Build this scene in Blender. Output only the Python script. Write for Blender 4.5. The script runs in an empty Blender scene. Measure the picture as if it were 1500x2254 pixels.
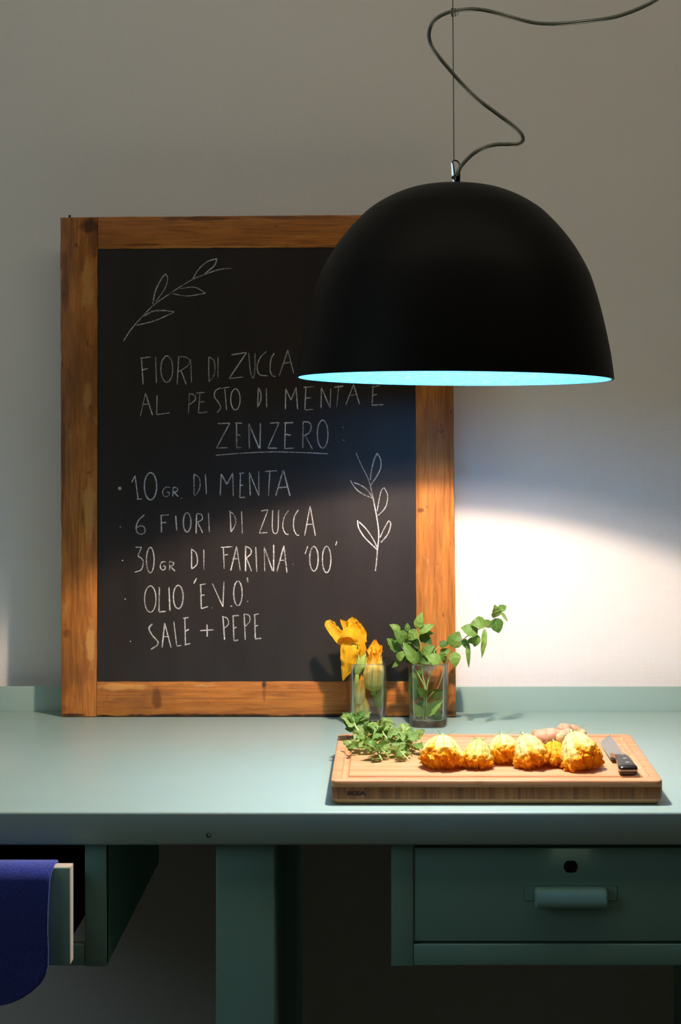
import bpy, bmesh, math, random
from mathutils import Vector, Matrix, noise, Quaternion

# ---------------------------------------------------------------- camera, world, light
F = 3200.0                      # focal length in pixels of a 1500 x 2254 frame
VPX, HY = 866.0, 880.0          # where the camera axis meets the frame
CZ = 1.448                      # camera height above the floor (m); worktop at 0.90
sc = bpy.context.scene
cam = bpy.data.objects.new('camera', bpy.data.cameras.new('camera'))
sc.collection.objects.link(cam)
cam.location = (0, 0, CZ); cam.rotation_euler = (math.pi/2, 0, 0)
cam.data.sensor_fit = 'VERTICAL'; cam.data.sensor_height = 36.0; cam.data.sensor_width = 24.0
cam.data.lens = F/2254*36
cam.data.shift_x = (750-VPX)/2254; cam.data.shift_y = -(1127-HY)/2254
cam.data.clip_start = 0.02
sc.camera = cam
sc.view_settings.view_transform = 'Standard'; sc.view_settings.look = 'None'
sc.view_settings.gamma = 1; sc.view_settings.use_curve_mapping = False
sc.view_settings.exposure = 0.0
sc.cycles.transparent_max_bounces = 40; sc.cycles.max_bounces = 12; sc.cycles.diffuse_bounces = 6

w = bpy.data.worlds.new('room_light'); sc.world = w; w.use_nodes = True
w.node_tree.nodes['Background'].inputs[0].default_value = (1.0, 0.86, 0.64, 1)
w.node_tree.nodes['Background'].inputs[1].default_value = 0.04

def area(name, loc, target, size, sizey, power, col):
    l = bpy.data.lights.new(name, 'AREA'); l.shape = 'RECTANGLE'; l.size = size; l.size_y = sizey
    l.energy = power; l.color = col
    o = bpy.data.objects.new(name, l); sc.collection.objects.link(o); o.location = loc
    o.rotation_euler = (Vector(target)-Vector(loc)).to_track_quat('-Z', 'Y').to_euler()
    return o
# cool daylight from a window far to the left of the bench
area('window_daylight', (-2.3, 0.7, 2.0), (-0.3, 2.57, 1.75), 0.9, 1.3, 6.5, (0.66, 0.88, 1.0))

area('wall_wash_fill', (0.2, 1.55, 2.80), (0.2, 2.2, 1.2), 2.6, 0.5, 7.6, (1.0, 0.86, 0.66))  # added fill to brighten the upper wall; stands for no actual fitting
BULB_R = 0.011
BULB_STRENGTH = 5700.0
BULB_COL = (1.0, 0.77, 0.60)
LZ = 2.01                       # lamp distance
rnd = random.Random(7)

# ---------------------------------------------------------------- helpers
def P(px, py, Z):               # a point at distance Z that stands at this place of the frame
    return Vector(((px-VPX)/F*Z, Z, CZ+(HY-py)/F*Z))
TOPZ = CZ-0.548                 # worktop surface
LOC = {}
def tag(o, label=None, cat=None, group=None, kind=None):
    if label: o['label'] = label
    if cat: o['category'] = cat
    if group: o['group'] = group
    if kind: o['kind'] = kind
    return o
def thing(name, label, cat, loc, group=None):
    o = bpy.data.objects.new(name, None); sc.collection.objects.link(o); o.location = loc
    o.empty_display_size = 0.02
    LOC[o.name] = Vector(loc)
    return tag(o, label, cat, group)
def root_loc(p):
    while p.parent: p = p.parent
    return LOC.get(p.name, Vector((0, 0, 0)))
def obj(name, verts, faces, mat, parent=None, uvs=None, smooth=True, sharp=None):
    """verts in world coordinates; kept relative to the thing's own base point"""
    o0 = root_loc(parent) if parent else Vector((0, 0, 0))
    me = bpy.data.meshes.new(name)
    me.from_pydata([tuple(Vector(v)-o0) for v in verts], [], faces)
    if uvs:
        ul = me.uv_layers.new(name='UVMap')
        for l in me.loops: ul.data[l.index].uv = uvs[l.vertex_index]
    me.materials.append(mat)
    if smooth:
        me.polygons.foreach_set('use_smooth', [True]*len(me.polygons))
        if sharp is not None: me.set_sharp_from_angle(angle=math.radians(sharp))
    me.update()
    o = bpy.data.objects.new(name, me); sc.collection.objects.link(o)
    if parent: o.parent = parent
    return o
def fixnormals(o):
    bm = bmesh.new(); bm.from_mesh(o.data); bmesh.ops.recalc_face_normals(bm, faces=bm.faces); bm.to_mesh(o.data); bm.free()
    return o
class MB:
    def __init__(s): s.v = []; s.f = []; s.uv = []
    def add(s, v, f, uv=None):
        n = len(s.v); s.v += [Vector(a) for a in v]; s.f += [tuple(i+n for i in a) for a in f]
        s.uv += uv if uv else [(0, 0)]*len(v)
        return s
    def box(s, x0, x1, y0, y1, z0, z1, b=0.0):
        if b <= 0:
            v = [(x, y, z) for z in (z0, z1) for y in (y0, y1) for x in (x0, x1)]
            return s.add(v, [(0, 2, 3, 1), (4, 5, 7, 6), (0, 1, 5, 4), (2, 6, 7, 3), (0, 4, 6, 2), (1, 3, 7, 5)])
        bm = bmesh.new(); bmesh.ops.create_cube(bm, size=1)
        for q in bm.verts:
            q.co = Vector(((x0+x1)/2+q.co.x*(x1-x0), (y0+y1)/2+q.co.y*(y1-y0), (z0+z1)/2+q.co.z*(z1-z0)))
        bmesh.ops.bevel(bm, geom=bm.edges[:], offset=b, segments=3, profile=0.5, affect='EDGES')
        bm.verts.index_update()
        s.add([q.co.copy() for q in bm.verts], [[q.index for q in f.verts] for f in bm.faces]); bm.free()
        return s
    def tube(s, pts, r, n=10, cap=True):
        pts = [Vector(p) for p in pts]; R = r if isinstance(r, (list, tuple)) else [r]*len(pts)
        t = (pts[1]-pts[0]).normalized(); a = t.orthogonal().normalized(); rings = []
        v = []
        for i, p in enumerate(pts):
            t2 = (pts[min(i+1, len(pts)-1)]-pts[max(i-1, 0)]).normalized()
            q = t.rotation_difference(t2); a = (q @ a).normalized(); t = t2; b = t.cross(a)
            for k in range(n):
                an = 2*math.pi*k/n; v.append(p+(a*math.cos(an)+b*math.sin(an))*R[i])
        f = [(i*n+k, i*n+(k+1) % n, (i+1)*n+(k+1) % n, (i+1)*n+k) for i in range(len(pts)-1) for k in range(n)]
        if cap: f += [tuple(range(n))[::-1], tuple((len(pts)-1)*n+k for k in range(n))]
        L = len(pts)
        return s.add(v, f, [(k/n, i/(L-1)) for i in range(L) for k in range(n)])
    def loft(s, rings, cap0=True, cap1=True, closed=True):
        n = len(rings[0]); v = [p for r in rings for p in r]
        f = []
        for i in range(len(rings)-1):
            for k in range(n if closed else n-1):
                f.append((i*n+k, i*n+(k+1) % n, (i+1)*n+(k+1) % n, (i+1)*n+k))
        if cap0: f.append(tuple(range(n))[::-1])
        if cap1: f.append(tuple((len(rings)-1)*n+k for k in range(n)))
        return s.add(v, f)
    def build(s, name, mat, parent=None, smooth=True, sharp=35, uv=False, fix=True):
        o = obj(name, s.v, s.f, mat, parent, s.uv if uv else None, smooth, sharp)
        return fixnormals(o) if fix else o
def smooth_path(pts, n=8):
    pts = [Vector(p) for p in pts]
    if len(pts) < 3: return [pts[0].lerp(pts[1], i/n) for i in range(n+1)]
    q = [2*pts[0]-pts[1]]+pts+[2*pts[-1]-pts[-2]]; out = []
    for i in range(1, len(q)-2):
        for k in range(n):
            t = k/n; a, b, c, d = q[i-1], q[i], q[i+1], q[i+2]
            out.append(0.5*((2*b)+(c-a)*t+(2*a-5*b+4*c-d)*t*t+(3*b-a-3*c+d)*t**3))
    out.append(pts[-1]); return out

# ---------------------------------------------------------------- materials
def mat(name, col=(.8, .8, .8), rough=.5, metal=0.0, spec=.5, **kw):
    m = bpy.data.materials.new(name); m.use_nodes = True
    b = m.node_tree.nodes['Principled BSDF']
    b.inputs['Base Color'].default_value = (*col, 1); b.inputs['Roughness'].default_value = rough
    b.inputs['Metallic'].default_value = metal; b.inputs['Specular IOR Level'].default_value = spec
    for k, v in kw.items(): b.inputs[k.replace('_', ' ')].default_value = v
    return m
class N:                        # tiny node helper
    def __init__(s, m): s.t = m.node_tree; s.b = s.t.nodes.get('Principled BSDF'); s.out = s.t.nodes['Material Output']
    def n(s, typ, **kw):
        x = s.t.nodes.new(typ)
        for k, v in kw.items():
            if k in ('operation', 'blend_type', 'data_type', 'noise_dimensions', 'feature', 'wave_type', 'bands_direction', 'wave_profile', 'distance'): setattr(x, k, v)
        return x
    def L(s, a, b): s.t.links.new(a, b)
    def coords(s, which='Object', scale=(1, 1, 1), loc=(0, 0, 0)):
        c = s.n('ShaderNodeTexCoord'); mp = s.n('ShaderNodeMapping')
        mp.inputs['Scale'].default_value = scale; mp.inputs['Location'].default_value = loc
        s.L(c.outputs[which], mp.inputs[0]); return mp.outputs[0]
    def noise(s, vec, scale, detail=4, rough=.55, dist=0.0):
        x = s.n('ShaderNodeTexNoise'); x.inputs['Scale'].default_value = scale; x.inputs['Detail'].default_value = detail
        x.inputs['Roughness'].default_value = rough; x.inputs['Distortion'].default_value = dist
        s.L(vec, x.inputs['Vector']); return x.outputs['Fac']
    def ramp(s, fac, stops):
        x = s.n('ShaderNodeValToRGB'); e = x.color_ramp.elements
        while len(e) < len(stops): e.new(0.5)
        for i, (p, c) in enumerate(stops):
            e[i].position = p; e[i].color = (*c, 1) if len(c) == 3 else c
        s.L(fac, x.inputs[0]); return x.outputs[0]
    def mix(s, fac, a, b, mode='MIX'):
        x = s.n('ShaderNodeMix', data_type='RGBA'); x.blend_type = mode
        for sock, v in ((x.inputs[0], fac), (x.inputs[6], a), (x.inputs[7], b)):
            if hasattr(v, 'is_output'): s.L(v, sock)
            elif isinstance(v, (int, float)): sock.default_value = v
            else: sock.default_value = (*v, 1)
        return x.outputs[2]
    def math(s, op, a, b=0.0, c=0.0):
        x = s.n('ShaderNodeMath', operation=op)
        for i, v in enumerate((a, b, c)):
            if hasattr(v, 'is_output'): s.L(v, x.inputs[i])
            else: x.inputs[i].default_value = v
        return x.outputs[0]
    def bump(s, h, strength=.3, dist=.001, prev=None):
        x = s.n('ShaderNodeBump'); x.inputs['Strength'].default_value = strength; x.inputs['Distance'].default_value = dist
        s.L(h, x.inputs['Height'])
        if prev: s.L(prev, x.inputs['Normal'])
        return x.outputs[0]
    def col(s, c): s.L(c, s.b.inputs['Base Color'])
    def nor(s, c): s.L(c, s.b.inputs['Normal'])
    def rough(s, c): s.L(c, s.b.inputs['Roughness'])

def m_wall():
    m = mat('plaster_wall', rough=.75, spec=.25); h = N(m)
    c = h.noise(h.coords(), 2.2, 3)
    h.col(h.ramp(c, [(.3, (.81, .785, .735)), (.7, (.86, .835, .785))]))
    a = h.noise(h.coords(scale=(1, 1, 9)), 26, 5, .6)
    a2 = h.noise(h.coords(scale=(9, 1, 1), loc=(3, 0, 1)), 22, 5, .6)
    b = h.noise(h.coords(), 9, 4, .6, .8)
    v = h.ramp(h.noise(h.coords(scale=(1, 1, .6), loc=(5, 1, 2)), 14, 2, .4, 1.2), [(.495, (0, 0, 0)), (.50, (1, 1, 1)), (.505, (0, 0, 0))])
    msk = h.ramp(h.noise(h.coords(loc=(1, 4, 3)), 5, 2), [(.56, (0, 0, 0)), (.62, (1, 1, 1))])
    scratch = h.math('MULTIPLY', v, msk)
    n1 = h.bump(h.math('ADD', a, a2), .32, .0014)
    n2 = h.bump(b, .35, .003, n1)
    h.nor(h.bump(scratch, .3, .0008, n2)); return m
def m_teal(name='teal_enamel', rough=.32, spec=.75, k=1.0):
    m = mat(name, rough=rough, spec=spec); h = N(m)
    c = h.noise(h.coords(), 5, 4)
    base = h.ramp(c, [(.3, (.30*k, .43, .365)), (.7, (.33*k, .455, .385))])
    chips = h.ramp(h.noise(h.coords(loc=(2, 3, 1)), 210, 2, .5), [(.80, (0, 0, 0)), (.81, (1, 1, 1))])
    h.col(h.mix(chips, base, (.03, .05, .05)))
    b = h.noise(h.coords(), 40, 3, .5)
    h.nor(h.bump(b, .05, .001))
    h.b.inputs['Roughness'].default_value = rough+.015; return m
PALE, DARKB, SOOT = (.66, .34, .09), (.13, .04, .010), (.03, .014, .008)
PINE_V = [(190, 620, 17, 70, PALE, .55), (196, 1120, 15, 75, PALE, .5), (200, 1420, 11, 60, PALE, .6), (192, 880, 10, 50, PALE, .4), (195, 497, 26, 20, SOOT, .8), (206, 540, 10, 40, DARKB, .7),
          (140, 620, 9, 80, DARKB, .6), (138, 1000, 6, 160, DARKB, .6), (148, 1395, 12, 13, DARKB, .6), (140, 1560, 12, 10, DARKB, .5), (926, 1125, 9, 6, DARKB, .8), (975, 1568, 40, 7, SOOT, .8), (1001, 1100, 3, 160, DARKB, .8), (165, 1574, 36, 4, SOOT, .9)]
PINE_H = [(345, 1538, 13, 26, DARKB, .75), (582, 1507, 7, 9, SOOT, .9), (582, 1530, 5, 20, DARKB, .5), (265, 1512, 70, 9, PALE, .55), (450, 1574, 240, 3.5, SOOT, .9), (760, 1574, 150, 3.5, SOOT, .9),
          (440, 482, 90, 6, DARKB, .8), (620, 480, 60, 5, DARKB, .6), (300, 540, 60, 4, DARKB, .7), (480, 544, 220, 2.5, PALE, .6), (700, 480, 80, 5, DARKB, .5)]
def m_pine(name, vert):
    m = mat(name, rough=.5, spec=.35); h = N(m)
    sc_ = (14, 14, 1.0) if vert else (1.0, 14, 14)
    g = h.noise(h.coords(scale=sc_), 9, 6, .6, .9)
    base = h.ramp(g, [(.28, (.25, .074, .011)), (.46, (.45, .150, .024)), (.60, (.55, .195, .034)), (.75, (.63, .255, .052))])
    fine = h.noise(h.coords(scale=(70, 70, 1.2) if vert else (1.2, 70, 70)), 10, 4, .6)
    base = h.mix(h.ramp(fine, [(.45, (0, 0, 0)), (.62, (.55, .55, .55))]), base, (.22, .085, .02))
    blot = h.ramp(h.noise(h.coords(scale=(1, 1, .45) if vert else (.45, 1, 1), loc=(3, 7, 1)), 10, 4, .6), [(.36, (.55, .55, .55)), (.52, (0, 0, 0))])
    base = h.mix(blot, base, (.13, .055, .018))
    scr = h.ramp(h.noise(h.coords(scale=(3, 1, .8) if vert else (.8, 1, 3), loc=(1, 2, 8)), 9, 5, .7), [(.60, (0, 0, 0)), (.68, (.6, .6, .6))])
    base = h.mix(scr, base, (.58, .33, .11))
    sp = h.ramp(h.noise(h.coords(loc=(4, 4, 4), scale=(1, 1, .7) if vert else (.7, 1, 1)), 62, 3, .55), [(.655, (0, 0, 0)), (.73, (.75, .75, .75))])
    base = h.mix(sp, base, (.12, .036, .010))
    kn = h.n('ShaderNodeTexVoronoi'); kn.inputs['Scale'].default_value = 6.5
    h.L(h.coords(scale=(1, .2, .55) if vert else (.55, .2, 1), loc=(.4, 0, .33)), kn.inputs['Vector'])
    base = h.mix(h.ramp(kn.outputs['Distance'], [(.055, (.85, .85, .85)), (.10, (0, 0, 0))]), base, (.10, .035, .012))
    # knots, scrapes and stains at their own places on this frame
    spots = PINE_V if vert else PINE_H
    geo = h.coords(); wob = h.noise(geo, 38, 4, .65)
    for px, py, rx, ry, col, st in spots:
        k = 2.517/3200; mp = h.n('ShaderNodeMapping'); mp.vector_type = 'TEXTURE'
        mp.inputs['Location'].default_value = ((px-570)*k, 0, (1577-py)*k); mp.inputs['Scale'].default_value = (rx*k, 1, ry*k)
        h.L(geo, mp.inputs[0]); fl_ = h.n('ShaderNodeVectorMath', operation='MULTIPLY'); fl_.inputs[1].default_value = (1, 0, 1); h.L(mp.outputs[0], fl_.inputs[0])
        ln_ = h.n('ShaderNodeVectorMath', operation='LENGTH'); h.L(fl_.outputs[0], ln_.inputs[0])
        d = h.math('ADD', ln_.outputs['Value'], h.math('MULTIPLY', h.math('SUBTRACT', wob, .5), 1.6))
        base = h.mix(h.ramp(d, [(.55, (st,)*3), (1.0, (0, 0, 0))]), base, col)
    h.col(base)
    h.nor(h.bump(fine, .25, .0008, h.bump(g, .2, .0015)))
    return m
def m_board(name, axis='top'):
    m = mat(name, rough=.45, spec=.35); h = N(m)
    if axis == 'core':
        v = h.coords(scale=(1, .02, .02))
        s1 = h.noise(v, 160, 3, .7); s2 = h.noise(h.coords(scale=(30, 1, 2)), 12, 4)
        base = h.ramp(h.math('ADD', h.math('MULTIPLY', s1, .75), h.math('MULTIPLY', s2, .25)), [(.38, (.15, .050, .014)), (.5, (.25, .092, .026)), (.62, (.34, .135, .040))])
    else:
        g = h.noise(h.coords(scale=(1.0, 22, 22)), 9, 5, .6, .4)
        stripe = h.noise(h.coords(scale=(.02, 1, .3)), 70, 2, .6)
        base = h.ramp(h.math('ADD', h.math('MULTIPLY', g, .5), h.math('MULTIPLY', stripe, .5)), [(.36, (.46, .215, .085)), (.5, (.575, .29, .13)), (.62, (.63, .34, .165))])
        node = h.ramp(h.noise(h.coords(scale=(2.5, 14, 1), loc=(2, 1, 1)), 9, 2), [(.66, (0, 0, 0)), (.71, (.5, .5, .5))])
        base = h.mix(node, base, (.36, .15, .055))
        if axis == 'bottom': base = h.mix(.4, base, (.42, .28, .11))
    h.col(base); return m
def m_chalkboard():
    m = mat('chalkboard_slate', rough=.40, spec=.42); h = N(m)
    c = h.noise(h.coords(scale=(3, 1, .6)), 7, 5, .6)
    h.col(h.ramp(c, [(.3, (.020, .0160, .0138)), (.7, (.029, .0235, .0205))]))
    h.nor(h.bump(h.noise(h.coords(), 300, 2), .1, .0003)); return m
def m_chalk():
    m = mat('chalk', rough=.95, spec=.1); h = N(m)
    g = h.noise(h.coords(), 420, 3, .7); g2 = h.noise(h.coords(scale=(1, 1, .3)), 55, 3, .6)
    f = h.math('ADD', h.math('MULTIPLY', g, .55), h.math('MULTIPLY', g2, .45))
    h.col(h.ramp(f, [(.36, (.08, .075, .07)), (.50, (.42, .405, .39)), (.62, (.72, .70, .67))])); return m
def m_leaf(name, dark, light, vein):
    m = mat(name, rough=.5, spec=.4); h = N(m)
    uv = h.n('ShaderNodeTexCoord').outputs['UV']; sep = h.n('ShaderNodeSeparateXYZ'); h.L(uv, sep.inputs[0])
    u, v = sep.outputs[0], sep.outputs[1]
    au = h.math('ABSOLUTE', h.math('SUBTRACT', u, .5))
    # side veins run out and forward from the midrib
    ph = h.math('SUBTRACT', h.math('MULTIPLY', v, 8.0), h.math('MULTIPLY', au, 5.5))
    fr = h.math('ABSOLUTE', h.math('SUBTRACT', h.math('FRACT', ph), .5))
    side = h.ramp(fr, [(.0, (1, 1, 1)), (.13, (0, 0, 0))])
    mid = h.ramp(au, [(.0, (1, 1, 1)), (.035, (0, 0, 0))])
    inf = h.n('ShaderNodeObjectInfo').outputs['Random']
    nz = h.noise(h.coords(), 55, 3)
    base = h.mix(h.math('ADD', h.math('MULTIPLY', inf, .65), h.math('MULTIPLY', nz, .35)), dark, light)
    base = h.mix(h.math('MULTIPLY', side, .35), base, vein); base = h.mix(h.math('MULTIPLY', mid, .7), base, vein)
    h.col(base)
    h.nor(h.bump(h.math('MAXIMUM', side, mid), .7, -.0012, h.bump(h.noise(h.coords(), 300, 2), .3, .0006)))
    tr = h.n('ShaderNodeBsdfTranslucent'); h.L(base, tr.inputs[0]); mx = h.n('ShaderNodeMixShader'); mx.inputs[0].default_value = .3
    h.L(h.b.outputs[0], mx.inputs[1]); h.L(tr.outputs[0], mx.inputs[2]); h.L(mx.outputs[0], h.out.inputs[0]); return m
def m_petal(name, stops, ribcol, ribs=3, ribstr=.8, translucent=.35):
    m = mat(name, rough=.55, spec=.3); h = N(m)
    uv = h.n('ShaderNodeTexCoord').outputs['UV']; sep = h.n('ShaderNodeSeparateXYZ'); h.L(uv, sep.inputs[0])
    u, v = sep.outputs[0], sep.outputs[1]
    au = h.math('ABSOLUTE', h.math('SUBTRACT', u, .5))
    nz = h.noise(h.coords(), 90, 4, .65)
    t = h.math('ADD', h.math('ADD', v, h.math('MULTIPLY', h.math('MULTIPLY', au, au), 1.3)), h.math('MULTIPLY', h.math('SUBTRACT', nz, .5), .5))
    base = h.ramp(t, stops)
    fr = h.math('ABSOLUTE', h.math('SUBTRACT', h.math('FRACT', h.math('MULTIPLY', u, ribs)), .5))
    rib = h.ramp(fr, [(.0, (1, 1, 1)), (.13, (0, 0, 0))])
    fade = h.ramp(v, [(.45, (1, 1, 1)), (.95, (0, 0, 0))])
    r = h.math('MULTIPLY', h.math('MULTIPLY', rib, fade), ribstr)
    ph = h.math('SUBTRACT', h.math('MULTIPLY', v, 13.0), h.math('MULTIPLY', au, 8.0))
    side = h.ramp(h.math('ABSOLUTE', h.math('SUBTRACT', h.math('FRACT', ph), .5)), [(0, (1, 1, 1)), (.2, (0, 0, 0))])
    base = h.mix(r, base, ribcol); h.col(base)
    h.nor(h.bump(h.math('ADD', rib, h.math('MULTIPLY', side, .4)), .6, .0012, h.bump(h.noise(h.coords(), 170, 3), .6, .0015)))
    tr = h.n('ShaderNodeBsdfTranslucent'); h.L(base, tr.inputs[0]); mx = h.n('ShaderNodeMixShader'); mx.inputs[0].default_value = translucent
    h.L(h.b.outputs[0], mx.inputs[1]); h.L(tr.outputs[0], mx.inputs[2]); h.L(mx.outputs[0], h.out.inputs[0]); return m
def m_clear(name, tint, edge, k=1.0):
    """thin clear wall: straight transmission, Fresnel reflection, a denser look where seen edge-on"""
    m = bpy.data.materials.new(name); m.use_nodes = True; h = N(m); h.t.nodes.remove(h.b)
    lw = h.n('ShaderNodeLayerWeight'); lw.inputs[0].default_value = .35
    c = h.mix(h.ramp(lw.outputs['Facing'], [(.45, (0, 0, 0)), (1, (1, 1, 1))]), tint, edge)
    tb = h.n('ShaderNodeBsdfTransparent'); h.L(c, tb.inputs[0])
    gl = h.n('ShaderNodeBsdfGlossy'); gl.inputs['Roughness'].default_value = .03
    fr = h.n('ShaderNodeFresnel'); fr.inputs[0].default_value = 1.5
    f = h.math('MULTIPLY', fr.outputs[0], k)
    mx = h.n('ShaderNodeMixShader'); h.L(f, mx.inputs[0]); h.L(tb.outputs[0], mx.inputs[1]); h.L(gl.outputs[0], mx.inputs[2])
    h.L(mx.outputs[0], h.out.inputs[0]); return m
def m_felt():
    m = mat('blue_wool_felt', rough=.95, spec=.1, Sheen_Weight=.8, Sheen_Roughness=.6); h = N(m)
    h.b.inputs['Sheen Tint'].default_value = (.45, .5, 1, 1)
    f = h.noise(h.coords(), 420, 4, .75, .6)
    h.col(h.ramp(f, [(.35, (.005, .014, .17)), (.58, (.014, .036, .32)), (.75, (.10, .15, .62))]))
    h.nor(h.bump(f, .9, .002)); return m
def m_lining():
    m = mat('cyan_lining', rough=.6, spec=.3); h = N(m)
    f = h.noise(h.coords(scale=(1, 1, 2.5)), 60, 6, .75, 2.5)
    h.col(h.ramp(f, [(.35, (.006, .150, .42)), (.55, (.009, .18, .47)), (.64, (.025, .25, .52)), (.72, (.08, .35, .58))]))
    h.nor(h.bump(f, .5, .002)); return m
def m_ginger():
    m = mat('ginger_skin', rough=.6, spec=.3); h = N(m)
    h.b.inputs['Subsurface Weight'].default_value = .05
    n = h.noise(h.coords(scale=(1, .4, .4)), 130, 5, .7); n2 = h.noise(h.coords(), 30, 3)
    h.col(h.ramp(h.math('ADD', h.math('MULTIPLY', n, .5), h.math('MULTIPLY', n2, .5)), [(.36, (.33, .16, .075)), (.5, (.52, .29, .16)), (.66, (.66, .42, .27))]))
    h.nor(h.bump(n, .5, .002)); return m
def m_floor():
    m = mat('grey_floor', (.10, .095, .09), .6); h = N(m)
    h.col(h.ramp(h.noise(h.coords(), 6, 4), [(.3, (.028, .026, .023)), (.7, (.04, .037, .033))])); return m

M = dict(
    wall=m_wall(), floor=m_floor(), ceil=mat('ceiling_white', (.7, .68, .64), .9),
    teal=m_teal(), teal_shaded=m_teal('teal_enamel_shaded', .55, .28, .72), pinev=m_pine('pine_upright', True), pineh=m_pine('pine_rail', False),  # second enamel is the same paint, red cut to put the under-bench shade in
    slate=m_chalkboard(), chalk=m_chalk(), black=mat('matt_black_resin', (.005, .005, .005), .5, spec=.12),
    cyan=m_lining(), chrome=mat('chrome', (.55, .56, .60), .12, 1), wire=mat('steel_wire', (.10, .095, .09), .35, .8),
    core=mat('wire_insulation', (.24, .27, .22), .5), sheath=m_clear('clear_cable_sheath', (.92, .95, .92), (.60, .66, .60), 1.6),
    tie=m_clear('clear_cable_tie', (.85, .88, .82), (.6, .65, .55), 1.0),
    dark=mat('black_void', (.004, .004, .004), .8), hole=mat('lock_hole_black', (.001, .001, .001), .9),
    btop=m_board('bamboo_top'), bcore=m_board('bamboo_core', 'core'), bbot=m_board('bamboo_bottom', 'bottom'),
    brand=mat('burnt_mark', (.035, .014, .005), .8), felt=m_felt(),
    glass=m_clear('clear_glass', (.998, 1.0, .998), (.93, .965, .95), .7),
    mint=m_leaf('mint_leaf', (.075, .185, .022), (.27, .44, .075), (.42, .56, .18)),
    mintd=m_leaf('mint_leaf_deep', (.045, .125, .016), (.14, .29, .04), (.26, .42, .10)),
    heap=m_leaf('picked_leaf', (.075, .22, .016), (.45, .58, .16), (.58, .66, .28)),
    stem=mat('green_stem', (.24, .40, .10), .45), hstem=mat('pale_cut_stem', (.50, .58, .20), .45), stemr=mat('reddish_stem', (.32, .24, .10), .45),
    petal=m_petal('pale_blossom_petal', [(.05, (.78, .80, .28)), (.22, (.93, .86, .42)), (.58, (.95, .82, .30)), (.78, (.96, .52, .03)), (1.0, (.93, .37, .004))], (.58, .66, .10)),
    petalg=m_petal('greenish_blossom_petal', [(.05, (.55, .70, .16)), (.35, (.80, .82, .30)), (.66, (.94, .72, .16)), (.84, (.95, .48, .02)), (1.0, (.92, .36, .004))], (.30, .52, .06)),
    orange=m_petal('orange_blossom_petal', [(.05, (.66, .64, .06)), (.22, (.93, .52, .015)), (.55, (.95, .44, .006)), (1.0, (.95, .50, .02))], (.70, .50, .03), 3, .5),
    frill=m_petal('orange_frill', [(.2, (.95, .54, .03)), (.6, (.94, .43, .006)), (1.0, (.88, .31, .003))], (.90, .50, .05), 5, .4),
    calyx=m_petal('green_calyx', [(.1, (.30, .45, .07)), (.5, (.47, .60, .12)), (.85, (.70, .70, .20)), (1.1, (.85, .65, .15))], (.66, .74, .26), 9, .7, .25),
    ginger=m_ginger(), gcut=mat('ginger_knob_skin', (.66, .43, .19), .55),
    steel=mat('knife_steel', (.42, .40, .38), .24, 1), handle=mat('black_handle', (.012, .011, .011), .33), rivet=mat('rivet_metal', (.75, .73, .70), .3, 1),
    nail=mat('rusty_nail', (.03, .018, .012), .7, .3), porcelain=mat('lamp_socket', (.5, .5, .48), .4), screw=mat('dull_screw', (.05, .055, .055), .5, .6),
    edge=mat('lamplit_edge_cream', (.55, .47, .36), .55))  # cream stands in for lamplight on the open drawer's edges
ge = bpy.data.materials.new('frosted_bulb_glass'); ge.use_nodes = True; h_ = N(ge); h_.t.nodes.remove(h_.b)
e_ = h_.n('ShaderNodeEmission'); e_.inputs[0].default_value = (*BULB_COL, 1); e_.inputs[1].default_value = 170.0
t_ = h_.n('ShaderNodeBsdfTransparent'); t_.inputs[0].default_value = (.97, .97, .97, 1); a_ = h_.n('ShaderNodeAddShader')
h_.L(e_.outputs[0], a_.inputs[0]); h_.L(t_.outputs[0], a_.inputs[1]); h_.L(a_.outputs[0], h_.out.inputs[0]); M['envelope'] = ge
em = bpy.data.materials.new('glowing_bulb'); em.use_nodes = True; h_ = N(em); h_.t.nodes.remove(h_.b)
e_ = h_.n('ShaderNodeEmission'); e_.inputs[0].default_value = (*BULB_COL, 1); e_.inputs[1].default_value = BULB_STRENGTH
h_.L(e_.outputs[0], h_.out.inputs[0]); M['bulb'] = em

# ---------------------------------------------------------------- the room
WALLY = 2.602
def struct(o): o['kind'] = 'structure'; return o
struct(MB().box(-3.2, 3.0, WALLY, WALLY+.12, 0, 2.85).build('wall_back', M['wall'], smooth=False))
struct(MB().box(-3.2, 3.0, -1.6, WALLY+.12, -.1, 0).build('floor', M['floor'], smooth=False))
struct(MB().box(-3.2, 3.0, -1.6, WALLY+.12, 2.85, 2.95).build('ceiling', M['ceil'], smooth=False))

# ---------------------------------------------------------------- workbench
FZ = 1.933                      # front edge of the worktop
bench = thing('workbench', 'teal painted steel workbench with a low upstand against the plaster wall', 'workbench', (-.2, 2.25, 0))
MB().box(-1.02, .76, FZ, 2.5555, TOPZ-.045, TOPZ, .0035).build('worktop', M['teal'], bench)
MB().box(-1.02, .76, 2.5558, 2.5592, TOPZ-.045, TOPZ+.044, .001).build('upstand', M['teal'], bench)
def bench_leg(x0):
    x1 = x0+.080; zt = TOPZ-.0455
    MB().box(x0, x1, 1.952, 2.012, .012, zt, .003).build('front_post', M['teal_shaded'], bench)
    MB().box(x0, x1, 2.392, 2.55, .012, zt, .003).build('rear_post', M['teal_shaded'], bench)
    MB().box(x0+.02, x1-.022, 2.013, 2.391, .06, zt).build('side_panel', M['teal_shaded'], bench)
    MB().box(x0-.01, x1+.01, 1.94, 2.56, 0, .0115, .002).build('foot', M['teal_shaded'], bench)
bench_leg((475-VPX)/F*1.952); bench_leg(.492)
c = P(459, 1838, FZ)
MB().tube([c+Vector((0, -.0006, 0)), c+Vector((0, .0001, 0))], .0030, 14).build('screw', M['screw'], bench)
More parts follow.
